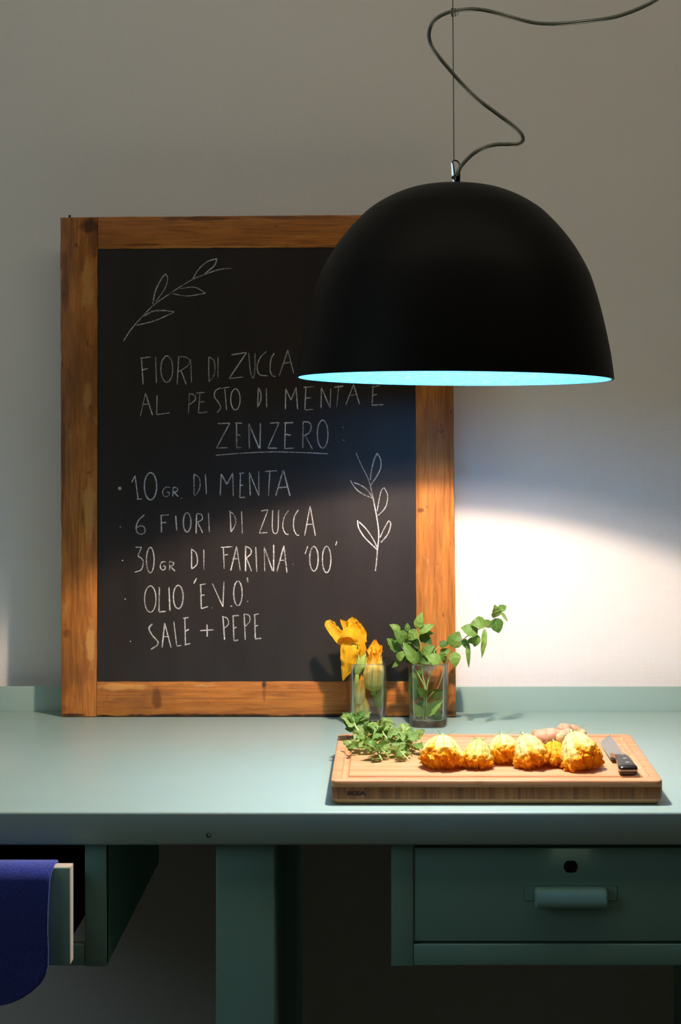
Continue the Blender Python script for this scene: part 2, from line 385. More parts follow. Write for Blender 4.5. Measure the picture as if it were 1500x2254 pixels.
MB().tube([c+Vector((.0008, -.0011, .0004)), c+Vector((.0008, -.0003, .0004))], .0018, 12).build('screw', M['teal'], bench)

def cabinet(x0, label, pull, name='drawer_cabinet'):
    yF = 1.950; zt = TOPZ-.0455; zb = CZ-(2125-HY)/F*yF; W = .4815; yB = 2.385; st = .0293
    x1 = x0+W
    t = thing(name, label, 'drawer unit', ((x0+x1)/2, yF+.2, zb))
    MB().box(x0, x0+.012, yF+.003, yB, zb, zt).build('side_panel', M['teal_shaded'], t)
    MB().box(x1-.012, x1, yF+.003, yB, zb, zt).build('side_panel', M['teal_shaded'], t)
    MB().box(x0, x0+st, yF-.001, yF+.012, zb-.001, zt, .0012).build('stile', M['teal_shaded'], t)
    MB().box(x1-st, x1, yF-.001, yF+.012, zb-.001, zt, .0012).build('stile', M['teal_shaded'], t)
    zr = CZ-(2079-HY)/F*yF
    MB().box(x0+st+.0004, x1-st-.0004, yF, yF+.012, zb, zr, .001).build('bottom_rail', M['teal_shaded'], t)
    MB().box(x0+.014, x1-.014, yF+.014, yB, zt-.006, zt-.001).build('top_panel', M['dark'], t)
    # drawer
    dz0 = CZ-(2072-HY)/F*1.95; dz1 = CZ-(1867-HY)/F*1.95
    dx0, dx1 = x0+st+.0016, x1-st-.0016; yf = yF+.001-pull
    d = MB().box(dx0, dx1, yf, yf+.018, dz0, dz1, .0009).build('drawer', M['teal_shaded'], t)
    b = MB()
    b.box(dx0+.012, dx0+.0135, yf+.018, yf+.40, dz0+.012, dz1-.025)
    b.box(dx1-.0135, dx1-.012, yf+.018, yf+.40, dz0+.012, dz1-.025)
    b.box(dx0+.012, dx1-.012, yf+.018, yf+.40, dz0+.012, dz0+.0135)
    b.box(dx0+.012, dx1-.012, yf+.3985, yf+.40, dz0+.012, dz1-.025)
    b.build('drawer_box', M['dark'], d)
    cx = (dx0+dx1)/2
    # handle plate, pressed and let into the face
    hz = CZ-(1967-HY)/F*1.95; hw, hh = .0622, .0098
    def rr(hw, hh, r, y, n=6):
        o = []
        for sx, sz, a0 in ((1, 1, 0), (-1, 1, 90), (-1, -1, 180), (1, -1, 270)):
            for k in range(n+1):
                a = math.radians(a0+90*k/n); o.append(Vector((cx+sx*(hw-r)+r*math.cos(a), y, hz+sz*(hh-r)+r*math.sin(a))))
        return o
    MB().loft([rr(hw, hh, .003, yf-.0001), rr(hw, hh, .003, yf-.0004), rr(hw-.0004, hh-.0004, .003, yf-.0008)]).build('handle_plate', M['teal_shaded'], d)
    MB().loft([rr(hw+.0005, hh+.0005, .0033, yf+.0001), rr(hw+.0005, hh+.0005, .0033, yf-.00015)]).build('plate_seam', M['screw'], d)
    # shell pull: closed on top and at the ends, open underneath
    hl = .0490; rings = []
    prof = [(0, .0085), (-.005, .0082), (-.0095, .0058), (-.0130, .0005), (-.0146, -.0065), (-.0150, -.0140), (-.0138, -.0152), (-.0126, -.0140), (-.0118, -.0060), (-.0095, -.0005), (-.006, .0035), (0, .0055)]
    for k in range(13):
        u = -1+2*k/12; e = 1 if abs(u) < .9 else (.90 if abs(u) < .99 else .55)
        xx = cx+math.copysign(hl*(1-(1-abs(u))**1.6 if abs(u) > .0 else 0), u)
        rings.append([Vector((xx, yf-.0006+p[0]*e, hz+(p[1]*(e if p[1] > 0 else 1)))) for p in prof])
    MB().loft(rings).build('handle', M['teal_shaded'], d, sharp=60)
    lz = CZ-(1908-HY)/F*1.95; ring = []
    for k in range(40):
        a = 2*math.pi*k/40; ring.append((.0092*math.cos(a), max(-.0079, min(.0079, .0092*math.sin(a)))))
    MB().loft([[Vector((cx+a, yy, lz+b_)) for a, b_ in ring] for yy in (yf-.0005, yf-.0001)]).build('lock_hole', M['hole'], d)
    return t, d, yf, dz0, dz1, dx0, dx1
cabinet((862-VPX)/F*1.95, 'teal steel drawer unit on the right with its drawer shut and a black lock hole', 0.0)
lc = cabinet((235-VPX)/F*1.95-.4815, 'teal steel drawer unit on the left with its drawer pulled open', 0.083)
_, dr, yf, dz0, dz1, dx0, dx1 = lc
MB().box(dx1-.001, dx1+.0003, yf+.0006, yf+.0176, dz0+.001, dz1).build('lamplit_drawer_edge', M['edge'], dr)  # pale strips: lamplight on the drawer front's edges, put in as colour
MB().box(dx0, dx1, yf+.0006, yf+.0176, dz1-.0008, dz1+.0004).build('lamplit_drawer_edge', M['edge'], dr)

# ---------------------------------------------------------------- blue felt cloth over the open drawer
def cloth():
    cxm = (dx0+dx1)/2-.01
    prof = []                   # (y, z) going over the drawer front
    zt = dz1+.0016
    for z in [dz1-.11+.01*i for i in range(10)]: prof.append((yf+.0225, z))
    prof += [(yf+.0225, zt-.010), (yf+.0215, zt-.002), (yf+.017, zt+.0022), (yf+.010, zt+.0030), (yf+.003, zt+.0018), (yf-.0035, zt-.0025), (yf-.0085, zt-.0105)]
    zend = CZ-(2218-HY)/F*1.855
    n = 40; z0 = zt-.0105
    for i in range(1, n+1):
        q = 1-(1-i/n)**1.15
        prof.append((yf-.0085-.0060*(1-math.exp(-q*7))+.004*q, z0+(zend-z0)*q))
    edge = [(1896, 121), (1903, 121), (1912, 117), (1925, 112), (1950, 109), (2000, 106), (2050, 105), (2095, 106.5), (2125, 106), (2145, 101), (2165, 90), (2185, 68), (2200, 45), (2210, 22), (2218, -22)]
    V = []; UV = []; Fc = []; m_ = 60
    for j, (y, z) in enumerate(prof):
        if j <= 13: xr = (121-VPX)/F*1.87
        else:
            py = HY+(CZ-z)/y*F
            py = max(1896, min(2218, py))
            for a in range(len(edge)-1):
                if edge[a][0] <= py <= edge[a+1][0]:
                    f = (py-edge[a][0])/(edge[a+1][0]-edge[a][0]); px = edge[a][1]*(1-f)+edge[a+1][1]*f
            xr = (px-VPX)/F*y
        hw = xr-cxm
        for k in range(m_+1):
            u = -1+2*k/m_; x = cxm+u*hw
            V.append((x, y-.0012*math.sin(u*5)*max(0, min(1, (j-16)/20)), z)); UV.append((k/m_, j/len(prof)))
    for j in range(len(prof)-1):
        for k in range(m_): Fc.append((j*(m_+1)+k, j*(m_+1)+k+1, (j+1)*(m_+1)+k+1, (j+1)*(m_+1)+k))
    o = obj('felt_cloth', V, Fc, M['felt'], None, UV)
    s = o.modifiers.new('thickness', 'SOLIDIFY'); s.thickness = .0028; s.offset = 0
    b = o.modifiers.new('soft', 'BEVEL'); b.width = .001; b.segments = 2; b.limit_method = 'ANGLE'
    tag(o, 'royal blue felt cloth hanging over the open drawer front', 'cloth')
cloth()

# ---------------------------------------------------------------- chalkboard leaning on the wall
PZ0, PK = 2.510, (2.524-2.510)/.868
z0_ = -(1577-HY)/F*PZ0
def BP(px, py, off=0.0):        # a point of the leaning board's front plane, off = out of it towards the room
    k = (HY-py)/F; Z = (PZ0-PK*z0_)/(1-PK*k)
    nrm = Vector((0, -1, PK)).normalized()
    return Vector(((px-VPX)/F*Z, Z, CZ+k*Z))+nrm*off
cb = thing('chalkboard', 'large black chalkboard in a worn pine frame with a chalk recipe, propped before the wall', 'chalkboard', tuple(BP(570, 1577, 0)))
def plank(name, a, b, c_, d, mt, n=46, th=.023, seed=0, wob=.0006, bev=.0016):
    """front corners a-b one long edge, d-c the other long edge"""
    rings = []
    for i in range(n+1):
        t = i/n; e0 = Vector(a).lerp(Vector(b), t); e1 = Vector(d).lerp(Vector(c_), t)
        s = (e1-e0).normalized(); nr = Vector((0, -1, PK)).normalized()
        w0 = wob*noise.noise(Vector((t*16, seed, 0)))*1.6; w1 = wob*noise.noise(Vector((t*19, seed+9, 3)))*1.6
        if noise.noise(Vector((t*34, seed, 7))) > .42: w0 += .0011
        if noise.noise(Vector((t*31, seed+4, 7))) > .42: w1 -= .0011
        e0 = e0+s*w0; e1 = e1+s*w1
        rings.append([e0-nr*th, e0-nr*bev, e0-nr*bev*.3+s*bev*.3, e0+s*bev, e1-s*bev, e1-nr*bev*.3-s*bev*.3, e1-nr*bev, e1-nr*th])
    m_ = MB(); m_.loft(rings); return m_.build(name, mt, cb, sharp=40)
Q = lambda x, y: BP(x, y)
plank('stile', Q(132.5, 479), Q(135, 1577), Q(212.5, 1577), Q(215.5, 478), M['pinev'], seed=1)
plank('stile', Q(915, 473), Q(916.5, 1577), Q(1004.5, 1577), Q(996, 471), M['pinev'], seed=2)
plank('rail', Q(216, 477.5), Q(914.4, 472), Q(914.6, 543), Q(216, 548), M['pineh'], seed=3)
plank('rail', Q(213.5, 1501), Q(915.9, 1500), Q(916, 1576.5), Q(213, 1576.5), M['pineh'], seed=4)
pa = [BP(x, y, -.0022) for x, y in ((212, 540), (919, 540), (919, 1504), (212, 1504))]; pb = [BP(x, y, -.010) for x, y in ((212, 540), (919, 540), (919, 1504), (212, 1504))]
MB().add(pa+pb, [(3, 2, 1, 0), (4, 5, 6, 7), (0, 1, 5, 4), (1, 2, 6, 5), (2, 3, 7, 6), (3, 0, 4, 7)]).build('slate_panel', M['slate'], cb, smooth=False)
MB().box(BP(152, 478).x-.0016, BP(152, 478).x+.0016, BP(152, 478).y+.004, BP(152, 478).y+.007, BP(152, 492).z, BP(152, 472.5).z).build('nail', M['nail'], cb, smooth=False)

def ell(cx, cy, rx, ry, n=14, st=-1.9, sweep=6.5):
    return [(cx+rx*math.cos(st-sweep*k/n), cy+ry*math.sin(st-sweep*k/n)*(1)) for k in range(n+1)]
R5 = (200, 740, 2.1429); R6 = (220, 1080, 2.1429); R8 = (100, 440, 2.5); RS = (740, 960, 5.0)
W_ = {}
def line(name, reg, strokes): W_[name] = (reg, strokes)
line('fiori_di_zucca', R5, [[(238, 100), (246, 228)], [(232, 104), (283, 97)], [(240, 160), (268, 152)], [(305, 97), (309, 222)],
 ell(358, 155, 28, 62), [(414, 100), (407, 228)], [(410, 98), (440, 97), (464, 110), (458, 138), (412, 168)], [(424, 160), (450, 228)], [(470, 107), (475, 220)],
 [(556, 97), (556, 160), (558, 215)], [(556, 97), (580, 115), (585, 150), (580, 185), (558, 215)], [(600, 97), (599, 198)],
 [(663, 88), (735, 76)], [(735, 76), (652, 200)], [(652, 200), (718, 192)], [(745, 78), (752, 160), (765, 197), (773, 170), (775, 80)],
 [(828, 72), (800, 100), (785, 140), (795, 180), (835, 187)], [(865, 80), (850, 110), (846, 160), (858, 186), (872, 190)],
 [(930, 65), (888, 188)], [(930, 65), (958, 178)], [(903, 130), (942, 122)]])
line('al_pesto_di_menta_e', R5, [[(257, 268), (233, 378)], [(257, 268), (290, 372)], [(242, 324), (274, 318)], [(312, 278), (310, 368)], [(310, 370), (372, 362)],
 [(465, 270), (460, 365)], [(463, 270), (488, 278), (492, 300), (466, 322)], [(514, 270), (507, 362)], [(497, 268), (538, 265)], [(512, 312), (535, 308)], [(506, 363), (550, 357)],
 [(612, 243), (588, 258), (583, 285), (602, 312), (612, 338), (596, 360)], [(632, 248), (640, 350)], [(612, 247), (655, 240)], ell(682, 298, 22, 50),
 [(790, 245), (787, 335)], [(790, 242), (802, 268), (801, 305), (787, 335)], [(828, 245), (830, 335)],
 [(920, 248), (918, 345)], [(920, 248), (945, 302)], [(969, 240), (945, 302)], [(968, 240), (976, 345)],
 [(1015, 240), (1010, 345)], [(1003, 241), (1055, 238)], [(1012, 292), (1040, 290)], [(1010, 348), (1050, 345)],
 [(1088, 245), (1086, 340)], [(1088, 242), (1130, 340)], [(1132, 245), (1130, 338)], [(1148, 241), (1192, 235)], [(1170, 240), (1160, 335)],
 [(1240, 228), (1203, 325)], [(1240, 228), (1268, 320)], [(1215, 280), (1258, 275)], [(1332, 230), (1328, 320)], [(1325, 241), (1365, 232)], [(1330, 278), (1352, 274)], [(1325, 325), (1382, 323)]])
line('zenzero', R5, [[(598, 412), (655, 410)], [(655, 410), (593, 527)], [(593, 528), (645, 526)], [(687, 410), (688, 525)], [(680, 409), (715, 411)], [(688, 462), (708, 470)], [(685, 527), (713, 525)],
 [(745, 415), (748, 530)], [(745, 412), (795, 530)], [(800, 410), (798, 530)], [(845, 410), (888, 408)], [(888, 408), (835, 528)], [(835, 528), (880, 528)],
 [(918, 410), (915, 528)], [(912, 409), (955, 408)], [(918, 462), (945, 468)], [(912, 530), (960, 528)],
 [(1002, 403), (1000, 528)], [(1002, 403), (1030, 407), (1040, 428), (1030, 455), (1003, 472)], [(1012, 470), (1046, 533)], ell(1094, 462, 25, 66),
 [(1187, 428), (1193, 433)], [(1190, 488), (1197, 493)], [(588, 562), (700, 553), (850, 546), (1000, 549), (1120, 555)]])
line('10_gr_di_menta', R5, [ell(136, 718, 5, 5, 8), [(192, 690), (208, 658)], [(208, 658), (222, 768)], [(214, 769), (240, 768)], ell(281, 708, 29, 64),
 [(375, 713), (352, 714), (338, 735), (348, 757), (366, 752), (370, 737), (356, 737)], [(388, 712), (386, 757)], [(388, 712), (408, 718), (405, 732), (388, 735)], [(390, 735), (412, 757)], [(425, 764), (429, 766)],
 [(486, 652), (487, 755)], [(486, 650), (510, 668), (515, 705), (505, 735), (487, 755)], [(540, 650), (545, 745)],
 [(615, 650), (610, 752)], [(615, 650), (642, 700)], [(670, 645), (642, 700)], [(669, 645), (672, 755)], [(706, 648), (703, 760)], [(698, 648), (722, 645)], [(705, 705), (720, 702)], [(702, 762), (728, 760)],
 [(748, 645), (752, 752)], [(748, 643), (792, 752)], [(792, 635), (793, 752)], [(820, 638), (878, 635)], [(845, 638), (838, 752)], [(908, 630), (872, 754)], [(908, 630), (940, 754)], [(885, 715), (930, 711)]])
line('6_fiori_di_zucca', R6, [[(93, 169), (98, 174)], [(210, 114), (182, 140), (170, 175), (180, 202), (205, 203), (212, 182), (198, 166), (174, 174)],
 [(288, 115), (290, 198)], [(285, 117), (326, 114)], [(290, 152), (312, 150)], [(357, 118), (362, 188)], ell(411, 150, 18, 45),
 [(456, 110), (453, 203)], [(456, 108), (478, 113), (482, 135), (456, 152)], [(462, 152), (485, 200)], [(512, 105), (516, 195)],
 [(614, 98), (618, 195)], [(610, 95), (634, 118), (640, 155), (620, 195)], [(668, 97), (672, 205)], [(760, 96), (793, 90)], [(793, 90), (752, 200)], [(752, 201), (790, 198)],
 [(815, 92), (814, 180), (825, 203), (840, 185), (843, 90)], [(890, 94), (870, 125), (863, 170), (875, 202), (890, 207)], [(937, 90), (917, 125), (914, 175), (927, 207), (940, 211)],
 [(992, 72), (966, 213)], [(992, 72), (1017, 215)], [(975, 160), (1008, 158)]])
line('30_gr_di_farina_00', R6, [[(103, 329), (109, 331)], [(166, 268), (196, 267)], [(196, 267), (178, 308)], [(178, 308), (200, 325), (203, 350), (192, 375), (164, 385)], ell(237, 328, 18, 60),
 [(310, 336), (292, 338), (284, 358), (293, 375), (306, 370), (308, 357), (298, 357)], [(328, 335), (328, 378)], [(328, 333), (346, 340), (344, 352), (328, 358)], [(331, 358), (354, 380)],
 [(432, 278), (432, 370)], [(430, 275), (453, 295), (460, 335), (452, 355), (432, 370)], [(490, 278), (490, 373)], [(582, 268), (586, 370)], [(570, 268), (625, 265)], [(585, 305), (605, 301)],
 [(645, 262), (617, 378)], [(645, 262), (662, 378)], [(630, 323), (655, 320)], [(687, 262), (687, 382)], [(685, 262), (710, 275), (712, 298), (688, 320)], [(692, 320), (716, 382)], [(735, 265), (740, 383)],
 [(775, 265), (778, 382)], [(775, 265), (815, 380)], [(820, 255), (820, 382)], [(868, 260), (835, 382)], [(868, 260), (883, 388)], [(848, 330), (878, 328)], [(910, 347), (914, 349)],
 [(981, 262), (968, 299)], ell(1010, 322, 20, 58), ell(1070, 325, 20, 62), [(1119, 239), (1112, 259)]])
line('olio_evo', R6, [[(115, 511), (122, 513)], ell(237, 512, 27, 62), [(280, 455), (278, 572)], [(278, 573), (310, 570)], [(325, 455), (330, 568)], ell(369, 502, 23, 55),
 [(456, 413), (442, 439)], [(475, 445), (478, 555)], [(470, 445), (500, 440)], [(475, 496), (494, 492)], [(477, 558), (510, 547)], [(526, 552), (530, 555)],
 [(530, 438), (580, 549)], [(585, 430), (580, 549)], [(614, 544), (624, 547)], ell(651, 485, 20, 58), [(695, 410), (699, 434)], [(695, 522), (699, 524)]])
line('sale_pepe', R6, [[(141, 711), (147, 713)], [(247, 629), (231, 650), (246, 682), (272, 712), (268, 732), (240, 749)], [(305, 625), (293, 741)], [(305, 625), (335, 741)], [(299, 690), (326, 688)],
 [(348, 618), (362, 732)], [(362, 734), (384, 731)], [(400, 600), (403, 725)], [(392, 603), (418, 599)], [(400, 665), (420, 655)], [(399, 728), (426, 722)], [(472, 661), (538, 657)], [(505, 632), (506, 690)],
 [(580, 592), (588, 706)], [(576, 594), (600, 603), (606, 630), (584, 652)], [(628, 590), (632, 708)], [(624, 592), (655, 589)], [(630, 650), (646, 645)], [(632, 710), (653, 705)],
 [(680, 582), (686, 705)], [(678, 582), (704, 590), (706, 618), (684, 642)], [(730, 585), (733, 698)], [(724, 587), (749, 582)], [(732, 640), (748, 636)], [(731, 700), (761, 697)]])
line('sprig_drawing', R8, [[(430, 775), (465, 720), (520, 655), (600, 575), (700, 505), (800, 442), (880, 408), (960, 382), (1028, 375)], [(498, 690), (600, 665), (708, 617)], [(540, 640), (590, 613), (650, 608), (708, 615)],
 [(590, 575), (605, 500), (640, 430), (662, 405)], [(662, 405), (672, 435), (655, 490), (606, 560)], [(698, 515), (780, 528), (882, 513)], [(740, 488), (820, 480), (882, 513)],
 [(808, 440), (840, 385), (890, 340), (944, 322)], [(944, 322), (930, 360), (875, 407)]])
line('tall_sprig_drawing', RS, [[(220, 185), (280, 320), (350, 460), (378, 545)], [(378, 545), (410, 690), (450, 900), (470, 1050), (468, 1150), (455, 1270), (445, 1400), (433, 1487)],
 [(378, 485), (390, 380), (420, 260), (455, 185)], [(455, 185), (492, 260), (492, 350), (450, 440), (380, 545)], [(155, 485), (220, 580), (300, 640), (405, 685)], [(195, 510), (280, 545), (350, 600), (395, 670)],
 [(452, 832), (475, 700), (500, 600), (530, 565)], [(530, 565), (568, 650), (555, 760), (510, 830), (460, 875)], [(238, 925), (250, 1010), (320, 1120), (455, 1252)], [(255, 945), (330, 1020), (400, 1120), (460, 1235)],
 [(485, 1118), (530, 1020), (580, 930)], [(580, 930), (603, 970), (570, 1080), (495, 1172)]])
def stroke(m_, st, si, reg, w0):
    ox, oy, s = reg
    pts = [Vector((ox+x/s, oy+y/s, 0)) for x, y in st]
    L = sum((pts[i+1]-pts[i]).length for i in range(len(pts)-1))
    n = max(2, int(L/len(pts)/1.6)+2); pts = smooth_path(pts, n)
    rings = []; base = w0*rnd.uniform(.8, 1.25)
    for i, p in enumerate(pts):
        t = (pts[min(i+1, len(pts)-1)]-pts[max(i-1, 0)]).normalized(); nn = Vector((-t.y, t.x, 0))
        ww = base*(1+.35*noise.noise(Vector((p.x*.25, p.y*.25, si))))
        if i in (0, len(pts)-1): ww *= .6
        j = .25*noise.noise(Vector((p.x*.7, p.y*.7, si+5)))
        a_, b_ = p+nn*(ww+j), p-nn*(ww-j)
        rings.append([BP(a_.x, a_.y, -.00205), BP(a_.x, a_.y, -.00195), BP(b_.x, b_.y, -.00195), BP(b_.x, b_.y, -.00205)])
    m_.loft(rings)
def gap(a, b):                  # smallest distance between two strokes, in sketch units
    d = 1e9
    for (p, q) in ((a, b), (b, a)):
        for x in p:
            x = Vector(x)
            for i in range(len(q)-1):
                u, v = Vector(q[i]), Vector(q[i+1]); w = v-u; t = max(0, min(1, (x-u).dot(w)/max(w.dot(w), 1e-6))); d = min(d, (x-u-w*t).length)
    return d
LBL = {'fiori_di_zucca': 'FIORI DI ZUCCA', 'al_pesto_di_menta_e': 'AL PESTO DI MENTA E', 'zenzero': 'ZENZERO underlined', '10_gr_di_menta': '10 GR. DI MENTA', '6_fiori_di_zucca': '6 FIORI DI ZUCCA',
       '30_gr_di_farina_00': "30 GR DI FARINA '00'", 'olio_evo': "OLIO 'E.V.O.'", 'sale_pepe': 'SALE + PEPE', 'sprig_drawing': 'chalk drawing of a slanting leafy sprig', 'tall_sprig_drawing': 'chalk drawing of an upright leafy sprig'}
for k, (reg, st) in W_.items():
    if 'sprig' in k:
        m_ = MB()
        for si, x in enumerate(st): stroke(m_, x, si, reg, 1.1)
        m_.build('chalk_drawing', M['chalk'], cb, smooth=False)['label'] = LBL[k]; continue
    ln = bpy.data.objects.new('chalk_line', None); sc.collection.objects.link(ln); ln.parent = cb; ln['label'] = 'chalk line reading '+LBL[k]
    left = list(range(len(st)))
    while left:                 # strokes that meet make one letter
        grp = [left.pop(0)]; grew = True
        while grew:
            grew = False
            for j in list(left):
                if any(gap(st[j], st[g]) < 7.5 for g in grp): grp.append(j); left.remove(j); grew = True
        m_ = MB()
        for g in grp: stroke(m_, st[g], g, reg, 1.2)
        m_.build('chalk_letter', M['chalk'], ln, smooth=False)

# ---------------------------------------------------------------- pendant lamp
rc = P(1000.5, 834.5, LZ)       # centre of the rim
lamp = thing('pendant_lamp', 'big matt black dome pendant lamp with cyan inside hanging over the bench', 'lamp', tuple(rc))
tilt = Matrix.Rotation(math.radians(-1.8), 3, 'X') @ Matrix.Rotation(math.radians(.5), 3, 'Y')
prof = [(405.6, 0), (406.2, 20), (407.5, 42), (411, 73), (420, 111), (438, 152.5), (462, 190), (486, 215.5), (510, 237), (546, 264), (594, 291), (630, 305), (678, 319), (726, 330.5), (774, 340.5), (810, 346), (834.5, 349)]
pp = smooth_path([Vector((hw, y, 0)) for y, hw in prof], 5)
def lathe(profile, n=128):
    m_ = MB(); rings = []
    for r, z in profile: rings.append([rc+tilt @ Vector((max(r, 1e-5)*math.cos(2*math.pi*k/n), max(r, 1e-5)*math.sin(2*math.pi*k/n), z)) for k in range(n)])
    m_.loft(rings, False, False); return m_
out_p = [(p.x/F*LZ, (834.5-p.y)/F*LZ) for p in pp]
in_p = [(r*(1-.004/.2127) if r > .02 else r, z*(1-.004/.26)) for r, z in out_p]
lathe(out_p).build('shade', M['black'], lamp, sharp=None)
lathe([(in_p[-1][0], 0.0), (out_p[-1][0], 0.0)]).build('rim', M['black'], lamp)
lathe(in_p).build('lining', M['cyan'], lamp, sharp=None)
BZ = .120
bl = rc+tilt @ Vector((0, 0, BZ))
mb = MB(); rings = []
for i in range(13):
    a = math.pi*i/12; rings.append([bl+Vector((BULB_R*max(math.sin(a), .01)*math.cos(2*math.pi*k/20), BULB_R*max(math.sin(a), .01)*math.sin(2*math.pi*k/20), -BULB_R*math.cos(a))) for k in range(20)])
mb.loft(rings); mb.build('filament', M['bulb'], lamp)
mb = MB(); rings = []
for i in range(17):
    a = math.pi*i/16; rr_ = .038*max(math.sin(a), .01)*(1 if a < 1.8 else max(.42, 1-(a-1.8)*.45)); rings.append([bl+Vector((rr_*math.cos(2*math.pi*k/28), rr_*math.sin(2*math.pi*k/28), -.038*math.cos(a))) for k in range(28)])
mb.loft(rings); mb.build('bulb', M['envelope'], lamp)
mb = MB(); mb.tube([bl+Vector((0, 0, .0385)), bl+Vector((0, 0, .044)), bl+Vector((0, 0, .08)), bl+Vector((0, 0, .130))], [.010, .016, .018, .018], 20); mb.build('bulb_holder', M['porcelain'], lamp)
# metal clip, gland and screw on the crown
cl = lambda x, y, d=0: P(x, y, LZ+d)
tp = smooth_path([cl(1012, 396), cl(1012.4, 372), cl(1010.5, 359), cl(1005, 353.5), cl(999, 353.8), cl(996.5, 359)], 6)
MB().tube(tp, .00115, 10).build('clip_loop', M['chrome'], lamp)
rings = []
for x0, x1, y in ((993.5, 998, 355.5), (993.6, 1000, 362), (994.6, 1002.6, 380), (995.4, 1003.6, 392), (996, 1005, 408)):
    a_, b_ = cl(x0, y, -.004), cl(x1, y, -.004); d_ = Vector((0, .004, 0))
    mdp = (a_+b_)/2-Vector((0, .0014, 0)); rings.append([a_, mdp, b_, b_+d_, a_+d_])
MB().loft(rings).build('clip_arm', M['chrome'], lamp, smooth=False)
c = cl(998.6, 391, -.0055)
MB().tube([c, c+Vector((0, -.0012, 0))], .0028, 18).build('clip_screw', M['chrome'], lamp)
MB().box(c.x-.0022, c.x+.0022, c.y-.0015, c.y-.0011, c.z-.0004, c.z+.0004).build('screw_slot', M['screw'], lamp, smooth=False)
MB().tube([cl(1008.8, 409), cl(1008.8, 386), cl(1008.4, 381)], [.0030, .0030, .0022], 18).build('cable_gland', M['black'], lamp)
# suspension wire up to the ceiling
wt = Vector((cl(997, 0).x-.0005, LZ, 2.80))
MB().tube([cl(999.8, 354), cl(997.3, 0), wt], .00062, 8).build('suspension_wire', M['wire'], lamp)
MB().tube([Vector((wt.x, LZ, 2.795)), Vector((wt.x, LZ, 2.80)), Vector((wt.x, LZ, 2.8499))], [.02, .045, .05], 32).build('ceiling_rose', M['chrome'], lamp)
cab = [(1006.5, 388), (1011, 374), (1023, 357), (1043, 338), (1066, 325.5), (1092, 318.5), (1118, 317.5), (1141, 317), (1151.5, 309), (1149, 296), (1136, 282), (1112, 263), (1085, 243), (1052, 218), (1020, 187), (992, 155), (966, 124), (949, 97), (945, 73), (953, 50), (970, 35), (996, 25.5), (1030, 20.5), (1062, 21.5), (1095, 29), (1130, 39), (1170, 49), (1205, 52.5), (1245, 51.5), (1300, 46), (1352, 38), (1395, 24), (1440, 3), (1480, -25)]
cp = smooth_path([cl(x, y, .004*math.sin(i*.5)-.004) for i, (x, y) in enumerate(cab)], 8)
last = cp[-1]; cp += smooth_path([last, last+Vector((.06, .02, .10)), Vector((.52, 2.05, 2.5)), Vector((.62, 2.05, 2.849))], 8)[1:]
cable = MB().tube(cp, .0026, 14).build('cable', M['sheath'], lamp)
for s_ in (-1, 1):
    q = []
    for i, p in enumerate(cp):
        a = i*.11; q.append(p+Vector((math.cos(a)*.0009*s_, 0, math.sin(a)*.0009*s_)))
    MB().tube(q, .00098, 8).build('inner_wire', M['core'], cable)
tc = cl(1001, 27.5, -.001)
mb = MB(); mb.tube([tc+Vector((0, 0, .0035)), tc+Vector((.0045, 0, .003)), tc+Vector((.005, 0, -.003)), tc+Vector((.001, 0, -.0045))], .0008, 8); mb.tube([tc+Vector((-.0012, 0, -.0055)), tc+Vector((-.0014, 0, .0055))], .0033, 10)
mb.build('cable_tie', M['tie'], lamp)

# ---------------------------------------------------------------- cutting board
BX0, BX1, BY0, BY1 = (728-VPX)/F*1.964, (1461-VPX)/F*1.964, 1.964, 2.239
BT = CZ-.5143
def rrect(ins, z, r=.0095, n=7):
    x0, x1, y0, y1 = BX0+ins, BX1-ins, BY0+ins, BY1-ins; r = max(r-ins*.5, .003); o = []
    for cx, cy, a0 in ((x1-r, y1-r, 0), (x0+r, y1-r, 90), (x0+r, y0+r, 180), (x1-r, y0+r, 270)):
        for k in range(n+1):
            a = math.radians(a0+90*k/n); o.append(Vector((cx+r*math.cos(a), cy+r*math.sin(a), z)))
    return o
board = thing('cutting_board', 'thick bamboo cutting board with a juice groove on the teal worktop', 'cutting board', ((BX0+BX1)/2, 2.1, TOPZ))
zc1, zc0 = CZ-.5235, CZ-.540
rg = [rrect(.0, zc1+.00005), rrect(0, BT-.0022), rrect(.0006, BT-.0008), rrect(.002, BT), rrect(.0135, BT), rrect(.0139, BT-.0012), rrect(.0155, BT-.0040), rrect(.0190, BT-.0055), rrect(.0225, BT-.0040), rrect(.0241, BT-.0012), rrect(.0245, BT)]
MB().loft(rg).build('top_panel', M['btop'], board, sharp=50)
MB().loft([rrect(.0012, zc0+.00005), rrect(.0002, zc0+.004), rrect(.0002, zc1)]).build('core_panel', M['bcore'], board, sharp=50)
MB().loft([rrect(.0075, TOPZ+.0002), rrect(.0055, TOPZ+.0015), rrect(.0022, TOPZ+.0055), rrect(.0012, zc0)]).build('bottom_panel', M['bbot'], board, sharp=50)
def text_mesh(name, txt, mt, parent, width, pos, depth=.0003, bold=.03):
    cu = bpy.data.curves.new(name, 'FONT'); cu.body = txt; cu.size = 1; cu.offset = bold; cu.extrude = .02
    to = bpy.data.objects.new('tmp', cu); sc.collection.objects.link(to)
    me = bpy.data.meshes.new_from_object(to.evaluated_get(bpy.context.evaluated_depsgraph_get()))
    bpy.data.objects.remove(to)
    xs = [v.co.x for v in me.vertices]; s = width/(max(xs)-min(xs)); x0 = min(xs)
    vs = [Vector((pos.x+(v.co.x-x0)*s, pos.y-v.co.z*depth/.02, pos.z+v.co.y*s*.62)) for v in me.vertices]
    return obj(name, vs, [tuple(p.vertices) for p in me.polygons], mt, parent, smooth=False)
